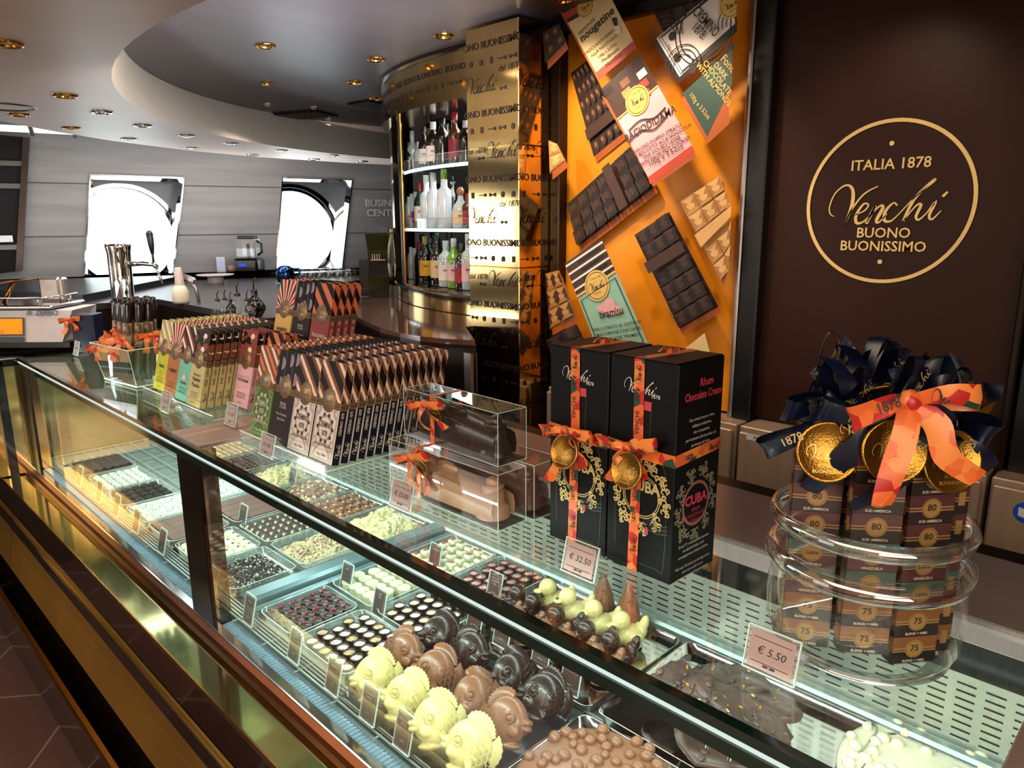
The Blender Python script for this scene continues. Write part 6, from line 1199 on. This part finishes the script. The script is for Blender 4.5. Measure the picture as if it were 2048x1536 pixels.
for px, sh, gl, lb, cp, sc, lab, dr in ((819, 'slim', 'clear', 'pink', 'silver', .82, 'slim clear bottle by the black post', 0), (825, 'slim', 'clear', 'red', 'silver', .9, 'slim clear bottle with a red label', 0), (833, 'slim', 'clear', 'blue', 'white', .95, 'slim clear bottle with a blue label', 0), (842, 'wine', 'green', 'white', 'red', .98, 'bottle with a red cap and white label', 0), (855, 'tall', 'frost', 'none', 'silver', 1.02, 'first of the three tall frosted bottles', 0), (869, 'tall', 'frost', 'none', 'silver', 1.04, 'frosted bottle with a carved pattern, middle of three', 0), (890, 'tall', 'frost', 'none', 'green', 1.06, 'broad frosted bottle with a green neck', -.01), (922, 'stout', 'clear', 'cream', 'cork', .92, 'squat bottle with a round cork stopper', -.01), (936, 'spirit', 'amber', 'red', 'red', .7, 'small bottle with a red label half behind the pillar', 0), (908, 'tall', 'dark', 'none', 'black', 1.0, 'tall dark bottle in the second row', .12), (880, 'wine', 'dark', 'none', 'black', 1.0, 'dark wine bottle in the second row', .14)): bottle(px, 1, sh, gl, lb, cp, sc, lab+M_, dr)
for px, sh, gl, lb, cp, sc, lab, dr in ((824, 'slim', 'clear', 'none', 'silver', .85, 'small clear bottle by the black post', 0), (831, 'slim', 'clear', 'white', 'white', .82, 'small clear bottle with a white label', 0), (841, 'wine', 'dark', 'none', 'red', .85, 'dark bottle with a red cap', 0), (853, 'wine', 'dark', 'yellow', 'gold', 1.0, 'dark bottle with a slanting yellow label', 0), (863, 'wine', 'green', 'cream', 'black', .95, 'green bottle with a small cream label', .04), (877, 'wine', 'dark', 'cream', 'black', 1.08, 'dark bottle with a long cream label', 0), (893, 'spirit', 'clear', 'white', 'blue' if 0 else 'silver', 1.0, 'clear bottle with a white lettered label', 0), (909, 'wine', 'lime', 'pink', 'silver', .98, 'light green bottle with a pink and white label', 0), (925, 'spirit', 'redw', 'red', 'black', .95, 'dark red bottle with a red label', 0), (938, 'tall', 'clear', 'pink', 'silver', 1.0, 'clear bottle half behind the pillar', 0), (847, 'tall', 'dark', 'none', 'black', .95, 'tall dark bottle in the second row', .14), (868, 'tall', 'dark', 'none', 'black', 1.0, 'second tall dark bottle in the second row', .14), (901, 'tall', 'green', 'none', 'black', 1.0, 'tall green bottle in the second row', .14)): bottle(px, 0, sh, gl, lb, cp, sc, lab+L0, dr)
# round rosewood counter in front of the display
ZC = 1.28
ed = [pz(x, y, ZC) for x, y in ((702, 626), (728, 641), (760, 655), (800, 665), (840, 672), (890, 677), (950, 680))]; edc = [(p.x, p.y) for p in ed]
poly = edc+[(1.76, 2.0), (2.2, 2.02), (3.0, 2.1), (3.4, 2.6), (3.2, 3.6), (2.35, 3.75), (1.95, 3.3)]
root = thing('round_counter', 'round brown topped bar counter in front of the bottle display', 'bar counter', (2.4, 2.6, 0)); b = MB(); b.prism([(x-2.4, y-2.6) for x, y in poly], ZC-.018, ZC-.001); b.build('countertop', [mat('rosewood top', '#5f4036', .07, .1, .7, noise=.15, nscale=8, stretch=(1, 6, 1), coat=.6)], root)
b = MB(); b.prism([(x-2.4, y-2.6) for x, y in poly], ZC-.030, ZC-.0185); b.build('top_edge', [K['bronze']], root)
cen = (2.5, 2.7); inn = [(cen[0]+(x-cen[0])*.93, cen[1]+(y-cen[1])*.93) for x, y in poly]; b = MB(); b.prism([(x-2.4, y-2.6) for x, y in inn], 0, ZC-.031); b.build('base', [mat('counter front steel', '#4f4743', .22, .75, noise=.1, nscale=4)], root)
b = MB(); b.box((edc[-1][0]+.06-2.4, edc[-1][1]+.10-2.6, .62), (.03, .05, 1.2)); b.build('corner_post', [K['steel']], root)
# ---------------------------------------------------------------- bar behind the case
wp = [WM @ Vector((s_, 0, .02)) for s_ in (3.4, -3.0)]
q = [(-2.2, 3.93), (1.37, 3.93), (1.37, 2.78), (1.5, 2.78), (1.86, 3.55), (2.35, 4.1), (3.3, 4.4)]+[(wp[0].x, wp[0].y-.02), (wp[1].x, wp[1].y-.02)]
root = thing('bar_counter', 'steel topped back bar running under the round windows', 'bar counter', (1.6, 4.2, 0)); q0 = [(x-1.6, y-4.2) for x, y in q]; b = MB(); b.prism(q0, ZC-.03, ZC-.001); b.build('countertop', [mat('bar steel', '#4a4442', .3, .6, noise=.1, nscale=10)], root); c0 = (sum(x for x, y in q0)/len(q0), sum(y for x, y in q0)/len(q0)); b = MB(); b.prism([(c0[0]+(x-c0[0])*.96, c0[1]+(y-c0[1])*.96) for x, y in q0], 0, ZC-.031); b.build('base', [K['bronze']], root)
lp = [pz(x, y, 1.315) for x, y in ((165, 590), (345, 555), (425, 540))]+[WM @ Vector((s_, 0, .50)) for s_ in (1.35, 2.6)]
q = [(p.x, p.y) for p in lp]; wl2 = [WM @ Vector((s_, 0, .03)) for s_ in (2.6, -.9)]; q += [(p.x, p.y) for p in wl2]
o = MB().prism(q, ZC, 1.315).build('window_ledge', [mat('black granite', '#101012', .28, 0, .4)]); tag(o, 'black stone ledge under the round windows behind the bar', 'ledge')
# beer tap
p = pz(248, 606, ZC); r = thing('beer_tap', 'tall chrome beer tap column with a dark handle before the first window', 'beer tap', (p.x, p.y, ZC)); b = MB(); b.lathe([(.062, 0), (.062, .006), (.05, .02), (.052, .24), (.058, .27), (.056, .285), (0, .285)], 28, 0, RX(.04)); b.build('column', [K['chrome']], r); F = FR((0, 0, 0), (.707, -.707, 0), (0, 0, 1))
b = MB(); b.tube([(.04, .185, 0), (.11, .19, 0), (.165, .185, 0), (.18, .17, .0)], .012, 10, 0, F); b.tube([(.178, .17, 0), (.19, .12, 0), (.195, .09, 0)], .007, 8, 0, F); b.build('spout', [K['steel_mirror']], r); b = MB(); b.tube([(.165, .19, 0), (.165, .24, 0)], .006, 8, 0, F); b.tube([(.165, .235, 0), (.163, .28, 0), (.16, .33, 0), (.16, .345, 0)], [.008, .014, .016, .008], 10, 0, F); b.build('handle', [mat('dark green handle', '#14261f', .3)], r)
# cleaner bottle, spray gun, bottles with pourers, saucer tray
p = pz(363, 606, ZC); r = thing('pump_bottle', 'cream pump bottle with a pale label neck beside the beer tap', 'bottle', (p.x, p.y, ZC)); b = MB(); b.lathe([(0, 0), (.036, 0), (.038, .01), (.038, .055), (.03, .075), (.022, .085)], 20); b.build('body', [mat('cream plastic', '#d9cbb0', .45)], r); b = MB(); b.lathe([(.022, .085), (.021, .10), (.015, .165), (.012, .17), (0, .17)], 16); b.build('neck', [mat('pale pink neck', '#cdb0a8', .4)], r)
p = pz(398, 604, ZC); r = thing('bar_spray_gun', 'steel spray gun tap leaning over the bar sink', 'tap', (p.x, p.y, ZC)); b = MB(); b.tube([(0, 0, 0), (-.005, .01, .07), (-.03, .03, .115)], .009, 8); b.build('hose', [K['steel']], r); b = MB(); b.box((0, 0, 0), (.11, .032, .03), 0, TR(-.04, .04, .12) @ RZ(-.75) @ RY(.35), .008); b.build('head', [K['steel_mirror']], r)
p = pz(432, 566, ZC); o = MB().lathe([(0, .045), (.10, .046), (.115, .052), (.115, .056), (0, .05)], 36).cyl(.05, 0, .046, 24).build('cake_plate', [mat('pale plate', '#c9b8b0', .3)], None, (p.x, p.y, ZC)); tag(o, 'round pale plate on a low foot behind the bar sink', 'plate')
random.seed(12)
pb = [(478, 636, .9, 'clear'), (497, 640, .75, 'clear'), (512, 634, 1.0, 'dark'), (438, 637, .7, 'clear'), (452, 634, .7, 'clear'), (463, 632, .62, 'dark')]
for k, (x, y, s_, gl) in enumerate(pb):
    p = pz(x, y, ZC); r = thing('pourer_bottle', ['dark', 'clear'][gl == 'clear']+' small bar bottle with a metal pourer in the row behind the chocolate bars', 'bottle', M=TR(p.x, p.y, ZC) @ SCL(s_, s_, s_), group=['dark', 'clear'][gl == 'clear']+' bottles with pourers'); b = MB(); b.lathe([(0, 0), (.03, .001), (.032, .006), (.032, .06), (.012, .085), (.012, .10)] if k > 2 else [(0, 0), (.025, .002), (.042, .03), (.042, .045), (.025, .07), (.013, .085), (.013, .10)], 18); b.build('body', [BG[gl] if gl == 'dark' else jg], r); b = MB(); b.lathe([(.014, .098), (.014, .112), (.006, .116)], 10); b.tube([(0, 0, .11), (0, 0, .14), (.008, -.008, .16)], .003, 6); b.build('pourer', [K['black']], r)
# blender, framed card, bowl, glasses, blue object, grinder
p = pplane(500, 541, W0-WN*.2, WN); r = thing('bar_blender', 'square bar blender with a clear jug between the two windows', 'blender', (p.x, p.y, 1.315), dg(-45)); b = MB(); b.box((0, 0, .05), (.17, .17, .10), 0, None, .015); b.build('base', [K['black_gloss']], r); b = MB(); b.prism([(-.065, -.06), (.065, -.06), (.065, .06), (-.065, .06)], .10, .235); b.build('jug', [jg], r); b = MB(); b.box((0, 0, .245), (.11, .11, .022), 0, None, .006); b.tube([(.065, 0, .22), (.095, 0, .2), (.095, 0, .14), (.065, 0, .12)], .009, 8); b.tube([(0, 0, .10), (0, 0, .2)], .012, 8); b.build('lid', [K['black']], r); b = MB(); b.box((-.02, -.0865, .055), (.05, .003, .02)); b.build('display', [emis('blue blender display', '#3a5cff', .8)], r)
p = pplane(443, 540, W0-WN*.12, WN); r = thing('framed_card', 'small framed card standing on the window ledge beside the blender', 'picture frame', (p.x, p.y, 1.315), dg(-45)); b = MB(); b.box((0, 0, .055), (.065, .006, .11), 0, None, .001); b.build('frame', [K['steel']], r); b = MB(); b.rect(-.026, .008, .026, .10, 0, FR((0, -.0036, 0), (1, 0, 0), (0, 0, 1))); b.build('card', [mat('pale blue card', '#aeb3cf', .5)], r)
p = pplane(464, 540, W0-WN*.12, WN); o = MB().lathe([(0, 0), (.025, .002), (.042, .03), (.04, .03), (.02, .006)], 20).ell((0, 0, .032), (.034, .034, .018), 12, 8).build('snack_bowl', [mat('terracotta bowl', '#8f6a58', .5)], None, (p.x, p.y, 1.315)); tag(o, 'small bowl of brown snacks beside the framed card', 'bowl')
b = MB(); b.lathe([(.036, 0), (.034, .06), (.030, .085), (.0, .088)], 18); tum = b.mesh('tumbler', [jg]); n = 0
for i in range(6):
    for j in range(2):
        p = pz(612+18*i, 574-10*j, ZC); o = link('tumbler', tum, None, (p.x, p.y, ZC)); tag(o, 'clear upturned tumbler in the row under the second window', 'glass', 'upturned tumblers')
p = pz(572, 566, ZC); o = MB().lathe([(0, 0), (.05, .005), (.062, .05), (.05, .095), (.025, .11), (0, .112)], 24).tube([(.04, 0, .09), (.09, 0, .09), (.095, 0, .04), (.05, 0, .02)], .008, 8).build('metal_jug', [mat('blue steel', '#28406e', .12, 1)], None, (p.x, p.y, ZC), (0, 0, -.8)); tag(o, 'round bluish metal jug beside the blender', 'jug')
p = pz(764, 601, ZC); p = Vector((p.x*1.065, p.y*1.065, ZC)); r = thing('coffee_grinder', 'tall black coffee grinder on the round counter beside the bottle display', 'coffee grinder', (p.x, p.y+.0, ZC), dg(-45)); b = MB(); b.sheet([[(sx*w_, sy*d_, z) for sx, sy in ((-1, -1), (1, -1), (1, 1), (-1, 1), (-1, -1))] for w_, d_, z in ((.052, .07, 0), (.054, .07, .10), (.048, .06, .17), (.052, .062, .24), (.06, .068, .32))], sm=False); b.poly([(-.06, -.068, .32), (.06, -.068, .32), (.06, .068, .32), (-.06, .068, .32)]); b.build('body', [K['black_gloss']], r); b = MB(); b.box((0, 0, .335), (.118, .13, .03), 0, None, .006); b.build('hopper', [mat('smoked hopper', '#4a5258', .1, 0, .6)], r); b = MB(); b.box((-.075, -.01, .10), (.06, .06, .19), 0, None, .006); b.box((-.08, -.03, .045), (.075, .09, .012)); b.build('side_unit', [K['black']], r); b = MB(); b.box((0, -.069, .19), (.075, .004, .005))
for i in range(4): b.box((-.028+i*.012, -.066, .205), (.004, .004, .03))
b.build('trim', [K['steel']], r)
# ---------------------------------------------------------------- ceiling downlights and vents
m_lens = emis('warm lamp', '#ffd9a8', 6.0); m_lens2 = emis('cool lamp', '#fff4e6', 6.0)
def lamp_mesh(ring, lens, r=.036):
    b = MB(); b.lathe([(r*.72, -.004), (r*.86, -.007), (r, -.005), (r*1.04, 0)], 28); b.lathe([(r*.72, -.004), (r*.60, .012)], 24); m1 = b.mesh('ring', [ring]); b = MB(); b.disc(0, 0, r*.6, 0, RX(PI), 20, -.010); return m1, b.mesh('lens', [lens])
LM = lamp_mesh(K['gold'], m_lens); LM2 = lamp_mesh(K['chrome'], m_lens2)
pts = [(10, 85, 'over the shop scale side, nearest the shopper'), (130, 190, 'second along the brass row from the shopper'), (38, 228, 'above the dark glass cabinet'), (203, 223, 'next to the curved rim, before the first window'), (142, 255, 'near the ceiling edge by the first window'), (285, 250, 'beside the curved rim above the first window'), (258, 277, 'at the ceiling edge above the first window'), (373, 270, 'third beside the curved rim'), (382, 295, 'at the ceiling edge past the first window'), (462, 286, 'fourth beside the curved rim'), (505, 309, 'at the ceiling edge between the windows'), (562, 300, 'fifth beside the curved rim'), (628, 318, 'at the ceiling edge above the second window'), (665, 310, 'sixth beside the curved rim'), (725, 322, 'at the ceiling edge past the second window')]
def lamp(px, py, z, me, label, pw, col, group, aim=None):
    p = pz(px, py, z); r = thing('ceiling_downlight', 'recessed downlight in the '+label, 'ceiling light', (p.x, p.y, z-.0005), 0, group); link('ring', me[0], r); link('lens', me[1], r)
    if pw: spot('downlight_beam', (p.x, p.y, z-.03), pw, col, 110, .8, aim or (p.x, p.y, 0), .03)
for k, (x, y, lb) in enumerate(pts): lamp(x, y, ZL, LM if k in (0, 1, 2, 4) else LM2, 'pale ceiling, '+lb, 8 if k < 9 else 5, WARM if k < 3 else (1, .96, .92), 'downlights in the pale ceiling')
dp = [(531, 91, 'first of the row deep inside the rim', 8), (535, 166, 'second of the row deep inside the rim', 6), (752, 118, 'by the gold header', 9), (709, 164, 'second from the gold header', 6), (750, 197, 'small one beside the ceiling vent', 0), (888, 71, 'between the header and the gold pillar', 12), (1128, -2, 'over the orange panel', 0)]
for x, y, lb, pw in dp: lamp(x, y, 2.2995, LM, 'dark ceiling, '+lb, pw, WARM, 'downlights in the dark ceiling')
# wall washers over the panels and lamps over the case (out of view, in the dark ceiling)
for y, pw, x, ax, az in ((1.55, 19, 1.55, 1.97, 1.75), (1.2, 18, 1.55, 1.97, 1.6), (.66, 10, 1.5, 1.97, 1.65), (.1, 16, 1.5, 1.97, 1.6), (1.9, 14, 1.2, 1.79, 1.6)):
    spot('wall_beam', (x, y, 2.27), pw, WARM, 75, .7, (ax, y, az), .03)
for x, y, pw in ((.75, .1, 13), (.75, .75, 14), (.7, 1.35, 16), (.7, 2.05, 14), (.75, 2.8, 10)):
    spot('counter_beam', (x+.1, y, 2.27), pw, WARM, 80, .8, (x+.1, y, 1.1), .03)
for k, (a, c, lb) in enumerate((((570, 232), (655, 226), 'dark ceiling vent near the far rim'), ((727, 212), (768, 205), 'dark ceiling vent beside the gold header'))):
    p, q = pz(*a, 2.295), pz(*c, 2.295); m_ = (p+q)/2; r = thing('ceiling_vent', lb, 'vent', (m_.x, m_.y, 2.286), math.atan2(q.y-p.y, q.x-p.x)); L_ = (q-p).length; b = MB(); b.box((0, 0, .006), (L_, .22, .012)); b.build('plate', [K['black']], r); b = MB()
    for i in range(4): b.box((0, -.08+i*.05, -.001), (L_*.92, .012, .003))
    b.build('slats', [K['bronze']], r)
for k, (x, y) in enumerate(((535, 207), (628, 213), (627, 212))[:2]): p = pz(x, y, 2.2995); o = MB().lathe([(.022, 0), (.02, -.01), (.008, -.016), (0, -.016)], 18).build('sprinkler_cap', [K['chrome']], None, (p.x, p.y, 2.2993)); tag(o, ['small chrome ceiling fitting below the deep row of downlights', 'small chrome ceiling fitting by the dark vent'][k], 'ceiling fitting')
p = pz(8, 213, ZL); o = MB().lathe([(.085, -.001), (.09, -.004), (.098, 0)], 36).build('ceiling_speaker', [K['bronze']], None, (p.x, p.y, ZL-.0005)); tag(o, 'round flush ring in the pale ceiling above the dark glass cabinet', 'ceiling fitting')
p = pz(15, 252, 2.2); root = thing('ceiling_light_panel', 'white gridded light panel beyond the pale ceiling edge above the dark cabinet', 'ceiling light', (p.x, p.y, 2.2), dg(-14)); b = MB(); b.rect(-.35, -.3, .35, .3, 0, RX(PI)); b.build('diffuser', [emis('light panel', '#fff3e8', 1.6)], root); b = MB()
for i in range(4): b.box((-.33+i*.22, 0, -.01), (.02, .6, .02))
b.box((0, -.3, -.01), (.72, .02, .03)); b.build('grid', [K['black']], root)
